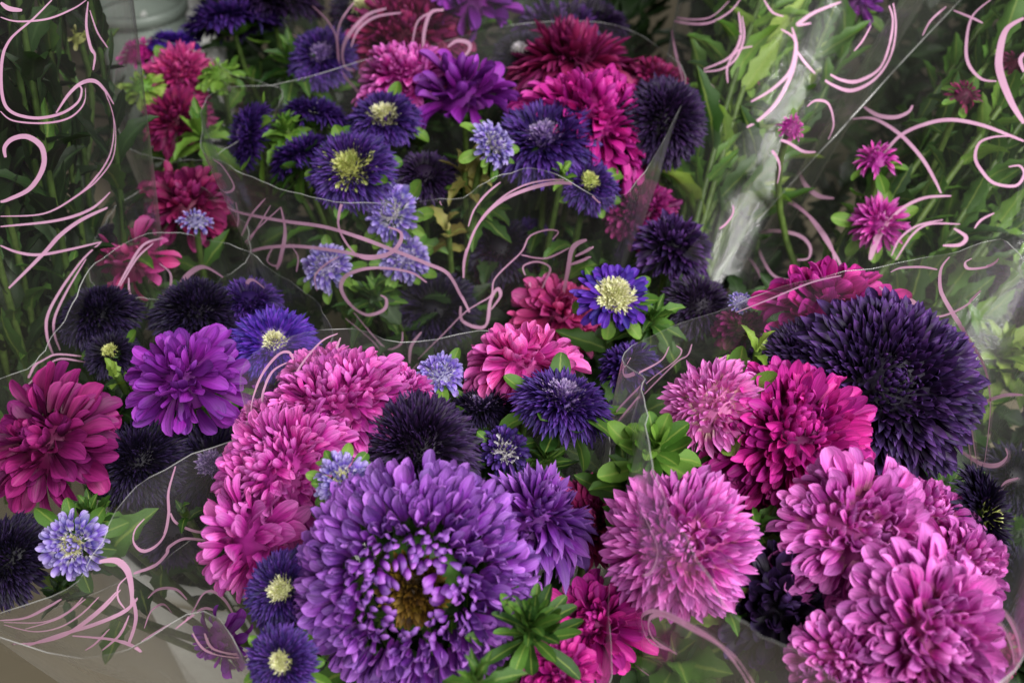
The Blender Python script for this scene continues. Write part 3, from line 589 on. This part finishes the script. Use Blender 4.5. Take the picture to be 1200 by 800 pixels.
tuft('BL', 'dark leaves beside the glossy purple aster', 135, 480, .55, 14, .034, 'deep', .4, 55)
tuft('BL', 'green leaf sprig inside the hazy film', 214, 597, .555, 4, .013, 'leaf', .4, 50)
tuft('BM', 'open green bract fan between indigo asters', 335, 150, .585, 22, .024, 'bract', .42, 50)
tuft('BM', 'wilted yellow leaves below the sideways lilac aster', 545, 200, .575, 12, .03, 'wilt', .3, 60)
tuft('BM', 'dried leaf hanging inside the film under the wilted ones', 525, 268, .54, 5, .034, 'wilt', .4, 70)
tuft('BM', 'green leaves under the crossing pink swirls', 440, 345, .51, 22, .032, 'leaf', .34, 60)
tuft('BM', 'shaded leaves inside the film beside the wide pink arc', 560, 235, .54, 20, .034, 'leaf', .34, 60)
tuft('BM', 'pale green sprig between the dark disc and the lemon-eyed violet aster', 660, 200, .585, 10, .016, 'bract', .4, 50)
tuft('G', 'shaded leaves around the white-ringed violet aster', 765, 372, .545, 20, .03, 'leaf', .34, 60)
tuft('A', 'lime leaves beside the rose aster', 235, 155, .54, 14, .04, 'bract', .34, 60)
tuft('BT', 'green leaves behind the starry-eyed aster', 345, 75, .55, 20, .05, 'leaf', .34, 60)
for b, nm in (('BR', 'orchid aster'), ('BC', 'giant amethyst aster'), ('BL', 'navy and red-magenta'), ('BM', 'lemon-eyed indigo aster'), ('BT', 'dim maroon aster'), ('G', 'white-ringed violet aster'), ('RE', 'yellow-green leaf tuft'), ('A', 'hanging rose aster'), ('B', 'coral-rose aster')):
    ft = FT[b]; r = {'BR': .07, 'BC': .075, 'BL': .07, 'BM': .10}.get(b, .105)
    for k in range(12):
        a = k * 2.4; rr = r * math.sqrt((k + .5) / 12)
        leafy_stem('leafy flower stem among the shaded stalks of the %s bouquet' % nm, ft + Vector((math.cos(a) * rr * .4, math.sin(a) * rr * .4, 0)), ft + Vector((math.cos(a) * rr * 1.2, math.sin(a) * rr * 1.2, .455 - .05 * (b in 'BRBCBL'))), 44, .042, 'filler stems of the %s bouquet' % nm, mat='deep', start=.4, up=62, wl=.4)

# ------------------------------------------------------------------ cellophane sleeves
def catmull(P, closed, n):
    P = [Vector(p) for p in P]; m = len(P); out = []
    segs = m if closed else m - 1
    for s in range(segs):
        g = (lambda i: P[i % m]) if closed else (lambda i: P[min(m - 1, max(0, i))])
        p0, p1, p2, p3 = g(s - 1), g(s), g(s + 1), g(s + 2)
        for k in range(n):
            t = k / n
            out.append(.5 * ((2 * p1) + (p2 - p0) * t + (2 * p0 - 5 * p1 + 4 * p2 - p3) * t * t + (3 * p1 - p0 - 3 * p2 + p3) * t ** 3))
    if not closed: out.append(P[-1])
    return out
SLEEVES = {}
def sleeve(key, label, rim, base, rbase, bulge=0.0, fold=.0022, nv=26, seed=0, mat=None):
    """rim: closed loop of world points; base: foot centre"""
    R = catmull(rim, True, max(4, 110 // len(rim))); n = len(R)
    base = Vector(base); cen = sum(R, Vector()) / n
    # match the starting angle of the base ring to the rim
    V = []
    for i in range(nv + 1):
        v = i / nv
        for j, p in enumerate(R):
            a = math.atan2(p.y - cen.y, p.x - cen.x)
            b = base + Vector((math.cos(a), math.sin(a), 0)) * rbase
            q = b.lerp(p, v)
            out = Vector((q.x - base.x - (cen.x - base.x) * v, q.y - base.y - (cen.y - base.y) * v, 0))
            if out.length > 1e-6: out.normalize()
            q = q + out * bulge * math.sin(math.pi * v ** 1.6)
            u = j / n
            nz = noise.noise(Vector((math.cos(u * 6.283) * 3.1 + seed, math.sin(u * 6.283) * 3.1, v * 1.3))) + .5 * noise.noise(Vector((math.cos(u * 6.283) * 8 + seed, math.sin(u * 6.283) * 8, v * 3)))
            q = q + out * nz * fold * (.3 + v) * 2
            V.append(q)
    Fc = [(i * n + j, i * n + (j + 1) % n, (i + 1) * n + (j + 1) % n, (i + 1) * n + j) for i in range(nv) for j in range(n)]
    root = empty('cellophane_sleeve', base); tag(root, label, 'sleeve', 'swirl-printed flower sleeves')
    film = mesh_obj('film', [tuple(p - base) for p in V], Fc, mat or FILM, root)
    # thin cut edge of the film, its broken glint put into a whitish colour
    tube('film_edge', [p - base for p in V[-n:]] + [V[-n] - base], [.00034] * (n + 1), EDGE, film, n=4)
    SLEEVES[key] = (film, base, BVHTree.FromPolygons([tuple(p) for p in V], Fc))
    return root
def zp(pts): return [at(x, y, z) for x, y, z in pts]
def dp(pts): return [atd(x, y, d) for x, y, d in pts]
def cone_rim(p0, p1, r, n=12):
    d = (p1 - p0).normalized(); x = d.cross(Vector((0, 0, 1))).normalized() if abs(d.z) < .95 else Vector((1, 0, 0)); y = d.cross(x)
    return [p1 + (x * math.cos(k * 6.2832 / n) + y * math.sin(k * 6.2832 / n)) * r for k in range(n)]

sleeve('BR', 'clear swirl-printed sleeve around the orchid and black-purple asters', zp([
    (735, 415, .62), (860, 358, .62), (990, 318, .62), (1100, 298, .625), (1180, 284, .63), (1225, 360, .63), (1225, 560, .63), (1205, 740, .64), (1120, 850, .65),
    (1000, 812, .66), (905, 748, .665), (845, 694, .665), (790, 600, .66), (757, 520, .65), (757, 450, .635)]), FT['BR'] + Vector((0, .02, .04)), .05, bulge=.022, seed=1, mat=HAZY_FILM)
sleeve('BC', 'clear sleeve with flared torn corner around the giant amethyst aster bouquet', zp([
    (285, 505, .60), (282, 440, .615), (325, 400, .62), (395, 382, .61), (470, 400, .58), (560, 388, .58), (640, 400, .57), (705, 470, .57), (716, 580, .57), (716, 720, .58), (690, 850, .60), (500, 880, .61), (330, 860, .60),
    (295, 800, .58), (240, 715, .57), (160, 754, .565), (80, 768, .56), (-8, 740, .55), (-6, 722, .555), (70, 692, .57), (110, 650, .58), (150, 582, .585), (205, 540, .59)]), FT['BC'] + Vector((0, .02, .04)), .05, bulge=.006, seed=2, mat=HAZY_FILM)
sleeve('BL', 'clear sleeve around the shaded navy and red-magenta asters', zp([
    (40, 425, .56), (72, 372, .57), (110, 305, .58), (185, 272, .585), (280, 290, .585), (350, 335, .58), (392, 392, .57), (345, 470, .55), (300, 560, .53), (215, 640, .50), (120, 690, .50), (-40, 730, .53), (-110, 600, .55), (-60, 480, .56)]), FT['BL'] + Vector((0, .0, .04)), .05, bulge=.006, seed=3)
sleeve('BM', 'clear sleeve with crossing pink swirls around the middle bouquet of violet asters', zp([
    (243, 178, .61), (290, 202, .61), (350, 228, .61), (440, 240, .61), (530, 234, .615), (590, 206, .62), (645, 202, .62), (708, 232, .615), (752, 200, .61), (800, 90, .60), (720, 30, .60), (600, 30, .60), (450, 65, .60), (330, 96, .60), (262, 106, .60), (236, 140, .605)]), FT['BM'] + Vector((0, .0, .08)), .05, bulge=.008, seed=4)
TLb = atd(8, 440, .74); TLt = TLb + Vector((.035, .06, .46))
sleeve('TL', 'tall clear sleeve with bold pink swirls around bare leafy stalks', cone_rim(TLb, TLt, .125), TLb - Vector((0, 0, .25)), .092, bulge=.0, seed=5)
TRb, TRt = atd(1005, 450, .80), atd(1440, -110, .84)
sleeve('TR', 'leaning clear sleeve with large pink rings over green leaves and pink buds', cone_rim(TRb, TRt, .20), TRb, .135, bulge=.0, fold=.0015, seed=6)
TMb, TMt = atd(800, 340, .80), atd(985, -150, 1.0)
sleeve('TM', 'leaning clear sleeve over pale upright stalks behind the black-violet disc', cone_rim(TMb, TMt, .14), TMb, .05, bulge=.0, fold=.0015, seed=7)
BTb, BTt = atd(515, 330, 1.08), atd(515, -70, 1.0)
sleeve('BT', 'clear sleeve with three upright swirls around the dim maroon asters', cone_rim(BTb, BTt, .185), BTb, .06, bulge=.0, seed=8)
sleeve('A', 'clear sleeve with looped edge around the small rose aster', zp([(135, 150, .57), (175, 182, .57), (240, 186, .57), (300, 150, .575), (330, 108, .58), (280, 90, .58), (230, 60, .57), (150, 50, .57)]), FT['A'], .04, seed=9)
sleeve('B', 'clear crumpled sleeve around the coral-rose aster', zp([(105, 320, .54), (150, 345, .54), (230, 345, .545), (290, 300, .55), (270, 240, .55), (200, 215, .545), (130, 250, .54)]), FT['B'], .04, seed=10)

# seam flange: the flattened double edge of the leaning sleeve
top = catmull(dp([(1075, -30, .74), (1000, 50, .72), (930, 140, .705), (855, 235, .69), (800, 300, .68)]), False, 10)
bot = catmull(dp([(1140, -12, .765), (1065, 68, .745), (1000, 140, .73), (910, 238, .715), (845, 318, .70)]), False, 10)
base = SLEEVES['TR'][1]; NV = []; nn = len(top)
for i in range(7):
    for j in range(nn):
        w = i / 6; p = top[j].lerp(bot[j], w) - cF * .003 * math.sin(w * math.pi) + cF * .016 * w
        NV.append(p - cF * .003 * noise.noise(p * 40))
NF = [(i * nn + j, i * nn + j + 1, (i + 1) * nn + j + 1, (i + 1) * nn + j) for i in range(6) for j in range(nn - 1)]
fl = mesh_obj('seam_flange', [tuple(p - base) for p in NV], NF, FILM, SLEEVES['TR'][0].parent)
tube('flange_edge', [p - base for p in NV[-nn:]], [.0007] * nn, EDGE, fl, n=4)
SLEEVES['FL'] = (fl, base, BVHTree.FromPolygons([tuple(p) for p in NV], NF))

# printed swirls: (width px, points ...)
SW = {
'TL': [(4, (60, 0), (38, 22), (12, 45), (2, 70), (2, 110), (12, 130), (40, 138), (70, 133), (90, 120), (95, 105), (90, 98)),
 (2.5, (0, 130), (15, 141), (50, 144), (80, 138), (97, 122), (99, 103)), (2.5, (100, 0), (85, 10), (55, 22), (20, 25), (0, 20)), (6, (0, 3), (10, 10), (25, 12)),
 (5, (102, 2), (100, 30), (105, 55), (110, 65), (108, 82)), (3, (104, 12), (113, 38), (125, 56)), (5, (65, 132), (80, 110), (95, 97), (110, 95), (122, 106), (132, 122)),
 (3, (122, 108), (132, 140), (128, 180), (108, 212), (85, 232), (50, 250), (0, 253)), (2.5, (127, 120), (134, 150), (131, 185), (112, 212), (92, 228)),
 (7, (6, 184), (5, 172), (15, 162), (32, 160), (48, 172), (50, 195), (35, 220), (10, 233), (0, 236)), (4, (128, 225), (105, 245), (65, 258), (0, 265)),
 (6, (125, 243), (95, 257), (70, 275), (50, 297), (10, 337)), (4, (0, 287), (20, 295), (45, 298), (80, 292), (118, 283)), (4, (117, 284), (95, 305), (70, 340), (55, 370), (55, 395), (62, 415)), (3.5, (100, 303), (78, 340), (64, 370), (63, 390), (70, 410))],
'BL': [(3, (0, 433), (20, 426), (40, 426), (65, 415), (105, 418)), (3.5, (42, 440), (25, 460), (13, 495), (5, 508), (0, 508)), (5, (33, 442), (38, 430), (44, 424)), (2.5, (50, 430), (70, 420), (100, 424)),
 (4, (135, 340), (150, 312), (168, 286), (192, 278)), (3, (140, 335), (160, 302), (180, 284)), (3, (187, 308), (200, 320), (198, 340), (185, 348)), (7, (212, 352), (212, 335), (222, 320), (240, 312), (262, 324)), (4, (230, 322), (236, 336), (230, 350)),
 (5, (294, 344), (290, 332), (297, 327), (311, 337)), (3, (150, 325), (152, 345), (165, 360))],
'BC': [(4.5, (343, 421), (338, 412), (325, 415), (305, 440), (293, 475), (297, 495), (312, 507)), (4.5, (335, 424), (318, 435), (307, 460), (308, 480), (318, 492)),
 (3.5, (395, 390), (375, 400), (350, 430), (330, 470), (315, 500)), (6, (398, 395), (385, 425), (360, 450), (340, 470), (325, 485)),
 (5, (0, 725), (30, 722), (55, 710), (72, 700)), (3, (5, 727), (50, 727), (80, 715), (97, 698)), (3, (5, 730), (40, 738), (70, 733), (95, 718), (115, 698)), (6, (15, 753), (50, 750), (80, 740), (110, 718), (135, 693)), (8, (25, 757), (70, 742), (110, 730), (145, 715), (160, 700)),
 (6, (85, 743), (110, 745), (135, 748), (155, 755), (165, 762)), (9, (115, 657), (135, 656), (148, 668), (153, 690), (153, 710)), (3, (150, 673), (138, 685), (137, 700), (145, 712)),
 (6, (155, 672), (180, 662), (194, 648), (197, 640), (215, 630), (242, 632)), (4.5, (168, 607), (157, 620), (155, 635), (165, 645), (180, 640), (192, 625), (197, 600), (197, 575), (205, 545)),
 (5, (199, 600), (207, 612), (235, 622), (260, 610), (278, 590), (287, 570), (285, 560), (275, 558), (262, 570)), (3.5, (220, 520), (240, 512), (275, 508), (297, 508), (302, 518)),
 (4, (215, 728), (225, 715), (237, 695), (250, 692), (265, 705), (278, 730)), (3.5, (225, 740), (240, 760), (270, 768), (292, 768)), (5, (240, 740), (250, 758), (280, 765), (292, 760)), (6, (155, 700), (158, 725), (150, 755)), (4, (165, 750), (185, 738), (199, 730)), (3, (100, 760), (112, 752), (128, 735)), (4, (60, 748), (90, 735), (120, 712), (140, 690)), (4, (120, 760), (140, 742), (150, 720)), (3, (168, 735), (176, 715), (190, 708), (200, 718)), (4, (205, 735), (222, 722), (238, 712), (252, 715)), (3, (30, 735), (70, 722), (100, 700)), (3.5, (172, 700), (185, 690), (205, 690), (218, 702))],
'BM': [(3.5, (518, 240), (505, 222), (470, 210), (430, 214), (405, 231), (397, 255), (401, 275), (415, 295), (430, 303), (455, 300)),
 (6, (258, 236), (280, 248), (330, 258), (380, 265), (420, 277), (460, 292), (500, 308), (525, 320), (540, 345), (550, 365)), (6, (285, 298), (310, 290), (350, 288), (400, 294), (430, 300), (455, 297), (468, 285), (470, 272), (455, 265)),
 (5.5, (500, 330), (480, 318), (440, 313), (410, 320), (400, 335), (410, 355), (430, 368), (450, 362), (453, 350), (446, 345)), (2.5, (372, 340), (370, 322), (385, 307), (398, 300)),
 (3, (250, 186), (262, 195), (275, 218), (265, 225), (255, 215)), (2.5, (273, 290), (280, 258), (277, 236)), (2.5, (280, 285), (295, 252), (312, 232)), (2, (285, 288), (300, 270), (330, 242)), (2, (288, 290), (305, 262), (318, 240)),
 (6, (330, 242), (335, 270), (330, 300), (325, 315)), (3, (320, 290), (314, 305), (325, 311), (332, 300)), (3, (340, 285), (350, 300), (348, 318)),
 (5.5, (543, 325), (545, 300), (558, 265), (580, 240), (610, 224), (650, 214), (680, 218), (703, 237)), (2.5, (543, 318), (552, 275), (575, 242), (610, 218), (650, 210), (680, 214)), (4, (548, 265), (555, 245), (570, 226), (586, 213)),
 (2.5, (490, 420), (520, 390), (545, 365), (560, 355), (575, 345), (580, 325), (610, 295), (620, 277), (640, 269), (655, 271), (648, 280)), (6, (540, 358), (542, 375), (560, 383), (570, 378), (574, 352), (582, 338), (586, 346), (575, 362)),
 (7, (688, 280), (672, 290), (666, 318), (660, 348)), (3, (615, 322), (613, 311), (630, 306), (645, 313), (640, 328), (625, 356)), (5, (620, 330), (622, 350), (614, 373), (580, 385)), (6, (640, 396), (632, 385), (636, 375), (650, 371), (657, 378)), (2.5, (610, 298), (640, 302), (668, 290)),
 (4, (675, 300), (690, 292), (695, 288)), (4, (668, 310), (682, 305), (692, 300)), (3, (415, 365), (440, 395), (455, 408), (470, 402), (472, 388)), (4, (480, 425), (482, 405), (494, 388)), (2.5, (405, 372), (440, 402), (455, 428), (430, 425)), (2, (395, 410), (430, 430), (470, 440), (490, 425))],
'BT': [(4.5, (367, 7), (385, 25), (395, 45), (398, 75), (405, 90), (418, 105), (422, 120), (412, 132)), (3.5, (415, 3), (400, 25), (396, 50), (400, 80), (412, 100)), (5, (453, 10), (430, 18), (410, 40), (402, 60), (405, 78), (415, 83)), (3.5, (470, 15), (440, 20), (420, 35), (412, 55)),
 (3.5, (375, 60), (345, 60), (335, 75), (345, 95), (365, 103), (380, 97), (375, 88), (386, 90), (388, 100)), (5, (332, 117), (318, 105), (320, 92), (335, 95), (360, 107), (375, 110)), (2.5, (322, 28), (345, 42), (370, 55)), (4.5, (520, 12), (505, 15), (497, 40), (497, 70)), (2.5, (520, 10), (490, 25), (482, 70)), (5, (525, 55), (535, 48), (548, 50), (550, 58), (540, 70)), (4, (455, 80), (456, 68), (466, 60))],
'TM': [(3.5, (755, 0), (775, 18), (800, 27), (830, 28), (855, 15), (868, 0)), (2.5, (762, 0), (790, 20), (830, 22), (855, 2)), (4, (792, 0), (787, 25), (792, 60), (800, 90), (803, 110)), (3, (742, 25), (758, 27), (770, 40), (771, 52)),
 (4, (866, 15), (868, 45), (855, 68), (825, 82)), (3, (870, 20), (872, 45), (862, 70), (845, 82), (823, 85)), (3, (882, 55), (865, 60), (853, 78), (853, 98)), (4, (820, 92), (835, 103), (843, 120)),
 (4.5, (915, 35), (930, 45), (932, 60), (925, 85), (905, 105), (880, 120)), (5, (928, 33), (933, 55), (928, 85), (912, 118), (893, 138), (875, 150)), (4, (933, 60), (943, 74), (955, 87)), (3, (895, 0), (905, 15), (918, 20)), (5, (985, 3), (955, 15), (940, 25), (935, 30), (950, 28))],
'FL': [(5, (1035, -5), (1045, 20), (1042, 50), (1030, 80), (1005, 95), (985, 94), (968, 85)), (5, (1044, -5), (1049, 30), (1043, 65), (1025, 92), (998, 106), (975, 100), (958, 88)), (3.5, (945, 125), (955, 118), (970, 122), (976, 145), (970, 163)), (4, (955, 178), (940, 177), (920, 166), (893, 160)), (4, (1080, 42), (1090, 24), (1108, 8)),
 (4, (890, 172), (905, 178), (913, 195), (910, 215)), (4, (858, 240), (858, 250), (850, 262), (842, 268)), (3, (1000, 60), (1010, 48), (1020, 30))],
'TR': [(4, (1162, 0), (1140, 20), (1133, 50), (1135, 75), (1150, 93), (1168, 96)), (3, (1118, 13), (1140, 22), (1152, 28)), (9, (1200, 22), (1180, 35), (1172, 60), (1172, 85), (1185, 120), (1200, 145)), (6, (1013, 126), (1030, 136), (1050, 138), (1065, 132), (1070, 124)),
 (9, (1020, 305), (1028, 280), (1042, 258)), (5.5, (1042, 262), (1034, 240), (1030, 210), (1035, 185), (1055, 160), (1085, 146), (1115, 141), (1150, 147), (1185, 160), (1200, 166)), (4.5, (1000, 140), (1025, 140), (1055, 158), (1080, 185), (1095, 210), (1103, 227)), (4.5, (1030, 278), (1042, 260), (1060, 243), (1085, 232), (1115, 230)),
 (4, (1182, 196), (1195, 195), (1200, 205), (1190, 218), (1165, 215), (1150, 200), (1143, 185), (1148, 168), (1165, 161), (1185, 160)), (6, (935, 198), (945, 218), (960, 230), (978, 233)), (4, (905, 232), (930, 240), (955, 260), (975, 290), (980, 325)), (4, (915, 228), (945, 250), (970, 285), (985, 310), (986, 325)),
 (5, (935, 305), (948, 303), (950, 290), (940, 278), (920, 272), (895, 272), (888, 283), (895, 305), (910, 325), (940, 330)), (4, (862, 295), (880, 305), (893, 325), (902, 342)), (3, (1045, 300), (1055, 280), (1075, 265), (1105, 258)), (3, (1050, 305), (1070, 275), (1090, 263), (1125, 263)), (5, (1118, 268), (1132, 278), (1125, 287), (1105, 288)), (3, (1142, 268), (1150, 258), (1165, 250)), (5, (1205, 60), (1196, 70), (1200, 85))],
'BR': [(5.5, (1112, 300), (1102, 315), (1102, 340), (1115, 365), (1135, 395), (1155, 430), (1162, 470), (1160, 505), (1155, 545)), (4, (1043, 318), (1055, 313), (1080, 312), (1098, 315)), (5, (1030, 335), (1045, 350), (1062, 362), (1090, 400), (1115, 440), (1130, 480), (1140, 545)), (7, (1052, 360), (1065, 351), (1078, 361)),
 (4, (1070, 368), (1100, 370), (1130, 358), (1150, 340)), (3, (1130, 382), (1128, 398), (1110, 412)), (5, (1200, 463), (1180, 463), (1155, 472), (1140, 490), (1147, 548)), (6, (1180, 525), (1182, 535), (1170, 545), (1150, 543), (1125, 527)), (4, (1138, 302), (1130, 307), (1135, 314), (1160, 311), (1172, 303)),
 (5, (738, 418), (732, 430), (735, 440), (755, 432), (775, 420), (783, 405)), (3, (792, 404), (798, 410), (790, 422), (760, 445), (725, 480), (718, 500)), (4, (810, 402), (805, 415), (790, 425), (750, 465), (720, 500)),
 (4, (709, 595), (712, 620), (725, 650), (745, 670), (760, 673), (770, 660), (772, 640), (762, 615), (753, 597)), (6, (723, 692), (720, 712), (713, 716), (710, 700)), (6, (795, 765), (770, 750), (762, 735), (765, 722), (780, 720), (810, 735), (845, 755), (870, 785), (880, 805)), (5, (790, 762), (765, 752), (755, 735), (755, 720), (770, 715), (790, 721), (830, 742), (865, 770), (888, 805)),
 (6, (1160, 706), (1180, 720), (1195, 750), (1200, 790)), (5, (1150, 718), (1172, 730), (1188, 760), (1192, 800)), (4, (862, 365), (900, 350), (950, 330), (985, 322)), (4, (712, 745), (720, 765), (740, 775), (762, 790)), (4, (1172, 575), (1180, 565), (1195, 560)), (4, (1000, 318), (1004, 308), (1002, 300))],
}
def swirl(key, w, pts):
    root, base, bvh = SLEEVES[key]
    P = catmull([(x, y, 0) for x, y in pts], False, 9)
    runs, cur = [], []
    for k, p in enumerate(P):
        r = ray(p.x, p.y).normalized(); hit = bvh.ray_cast(CP, r)
        if hit[0] is None:
            if len(cur) > 3: runs.append(cur)
            cur = []
        else:
            nrm = hit[1] if hit[1].dot(r) < 0 else -hit[1]
            if cur and (cur[-1][0] - hit[0]).length > .03:
                if len(cur) > 3: runs.append(cur)
                cur = []
            cur.append((hit[0] + nrm * .0007, nrm, k / (len(P) - 1)))
    if len(cur) > 3: runs.append(cur)
    for run in runs:
        V, Fc = [], []; m = len(run)
        for k, (p, nrm, t) in enumerate(run):
            tg = (run[min(m - 1, k + 1)][0] - run[max(0, k - 1)][0]).normalized()
            x = tg.cross(nrm).normalized()
            hw = w * .92 * scale_at(p) / 2 * (.3 + .7 * math.sin(math.pi * min(1, max(0, t * .96 + .02))) ** .7)
            V += [tuple(p + x * hw - base), tuple(p - x * hw - base)]
        Fc = [(2 * k, 2 * k + 1, 2 * k + 3, 2 * k + 2) for k in range(m - 1)]
        mesh_obj('printed_swirl', V, Fc, INK, root)
for key, L in SW.items():
    for s in L: swirl(key, s[0], s[1:])

# stalks inside the tall sleeves
def stalks(base, topp, r, n, label, group, nl, size, mats, start, up, wl=.28, rb=.02):
    d = (topp - base); x = d.cross(Vector((0, 0, 1))).normalized(); y = d.normalized().cross(x)
    for k in range(n):
        a = k * GA; rr = math.sqrt((k + .5) / n)
        off = x * math.cos(a) + y * math.sin(a)
        leafy_stem(label, base + off * rr * rb, topp + off * rr * r, nl, size, group, mat=mats[k % len(mats)], start=start, up=up, wl=wl)
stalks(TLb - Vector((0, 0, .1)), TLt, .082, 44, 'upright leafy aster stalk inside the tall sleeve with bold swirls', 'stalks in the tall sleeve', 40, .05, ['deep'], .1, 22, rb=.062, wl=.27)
stalks(TRb, TRt, .118, 60, 'leafy aster stalk lying under the large pink rings of the leaning sleeve', 'stalks in the leaning ringed sleeve', 48, .044, ['leaf', 'bract', 'leaf'], .0, 32, wl=.33, rb=.075)
stalks(TMb, TMt, .075, 40, 'pale leafy stalk in the leaning sleeve behind the black-violet disc', 'stalks in the rear leaning sleeve', 26, .06, ['bract', 'leaf', 'lime'], .1, 26)
# buds in the leaning sleeves
TRF, TMF = TRb, TMb
for lab, px, py, dia, kind, pal, d, ft, nn_, fc in (
    ('small pink bud under the clear seam flange', 927, 150, 40, 'pom', 'pink', .735, TRF, 60, (.2, .4, .9)),
    ('half-open pink bud with green side among sleeve leaves', 1027, 188, 62, 'spike', 'pink', .735, TRF, 60, (-.2, .7, .5)),
    ('round pink bud where two large pink rings cross', 1030, 262, 80, 'spike', 'pink', .735, TRF, 110, (-.2, .3, .9)),
    ('dim red bud beside the thickest pink ring', 1190, 78, 50, 'spike', 'crimson', .76, TRF, 50, (.1, .4, .9)),
    ('violet aster far back above the seam flange', 1000, 3, 70, 'broad', 'magpurp', .88, TMF, 40, (.1, .4, .9)),
    ('dusty mauve bud deep behind the rear leaning sleeve', 876, 82, 46, 'spike', 'redmag', .84, TMF, 40, (0, .4, .9)),
    ('shaded maroon bud deep in the ringed sleeve leaves', 1130, 112, 46, 'spike', 'crimson', .73, TRF, 40, (0, .4, .9)),
):
    flower(lab, px, py, dia, kind, pal, ft, dep=d, face=fc, n=nn_, leaves=1, bracts=6, bract_mat='bract', name='aster_bud')
# yellow petal seen through the tall sleeve
flower('tiny yellow flower glimpsed through the tall sleeve', 92, 45, 34, 'broad', 'lemon', TLb, dep=.74, n=9, leaves=1, name='yellow_flower')

# ------------------------------------------------------------------ buckets
for b, lab in (('BR', 'white bucket under the orchid aster bouquet'), ('BC', 'white bucket under the giant amethyst bouquet'), ('BL', 'white bucket with open rim showing below the red-magenta and navy asters'), ('BM', 'white bucket under the middle bouquet'), ('BT', 'white bucket under the dim maroon aster bouquet'), ('A', 'white bucket under the small rose bouquet'), ('B', 'white bucket under the coral-rose bouquet'), ('G', 'white bucket under the white-ringed violet aster'), ('RE', 'white bucket under the yellow-green leaf tuft')):
    bucket(lab, FT[b].x, FT[b].y, r=.085 if b not in ('BL',) else .105, h=.22 if b != 'BL' else .36)
p = at(212, 14, .34); bucket('empty cream pot standing behind the rose aster', p.x, p.y, .06, .34)
p = at(160, 2, .38); bucket('grey-green pot next to the cream one', p.x, p.y, .07, .38, M_BUCKET2)
# dark mass of greenery behind the display: nobody could count it
GV = []
def row(n, x0, x1, y0, y1, z0, z1, size):
    for k in range(n):
        x = x0 + (x1 - x0) * (k + random.random() * .6) / n; y = random.uniform(y0, y1)
        if -.95 < x < -.45: y += .55
        top = Vector((x + random.uniform(-.08, .08), y, random.uniform(z0, z1))); bot = Vector((x, y, .02))
        q = (top - bot).to_track_quat('Z', 'Y').to_matrix().to_4x4()
        for j in range(28):
            t = .05 + .95 * (j + random.random()) / 28
            GV.append((random.randrange(5), .4, Matrix.Translation(bot.lerp(top, t)) @ q @ petal_matrix(j * 2.4, math.radians(random.uniform(30, 72)), Vector((0, 0, 0)), size * random.uniform(.6, 1.2))))
row(64, -.95, 1.35, 1.3, 1.75, .55, .72, .085)
row(16, .0, .5, 1.08, 1.25, .5, .62, .07)
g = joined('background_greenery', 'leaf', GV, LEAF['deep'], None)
tag(g, 'dark mass of leaves behind the flower buckets', 'greenery', kind='stuff')
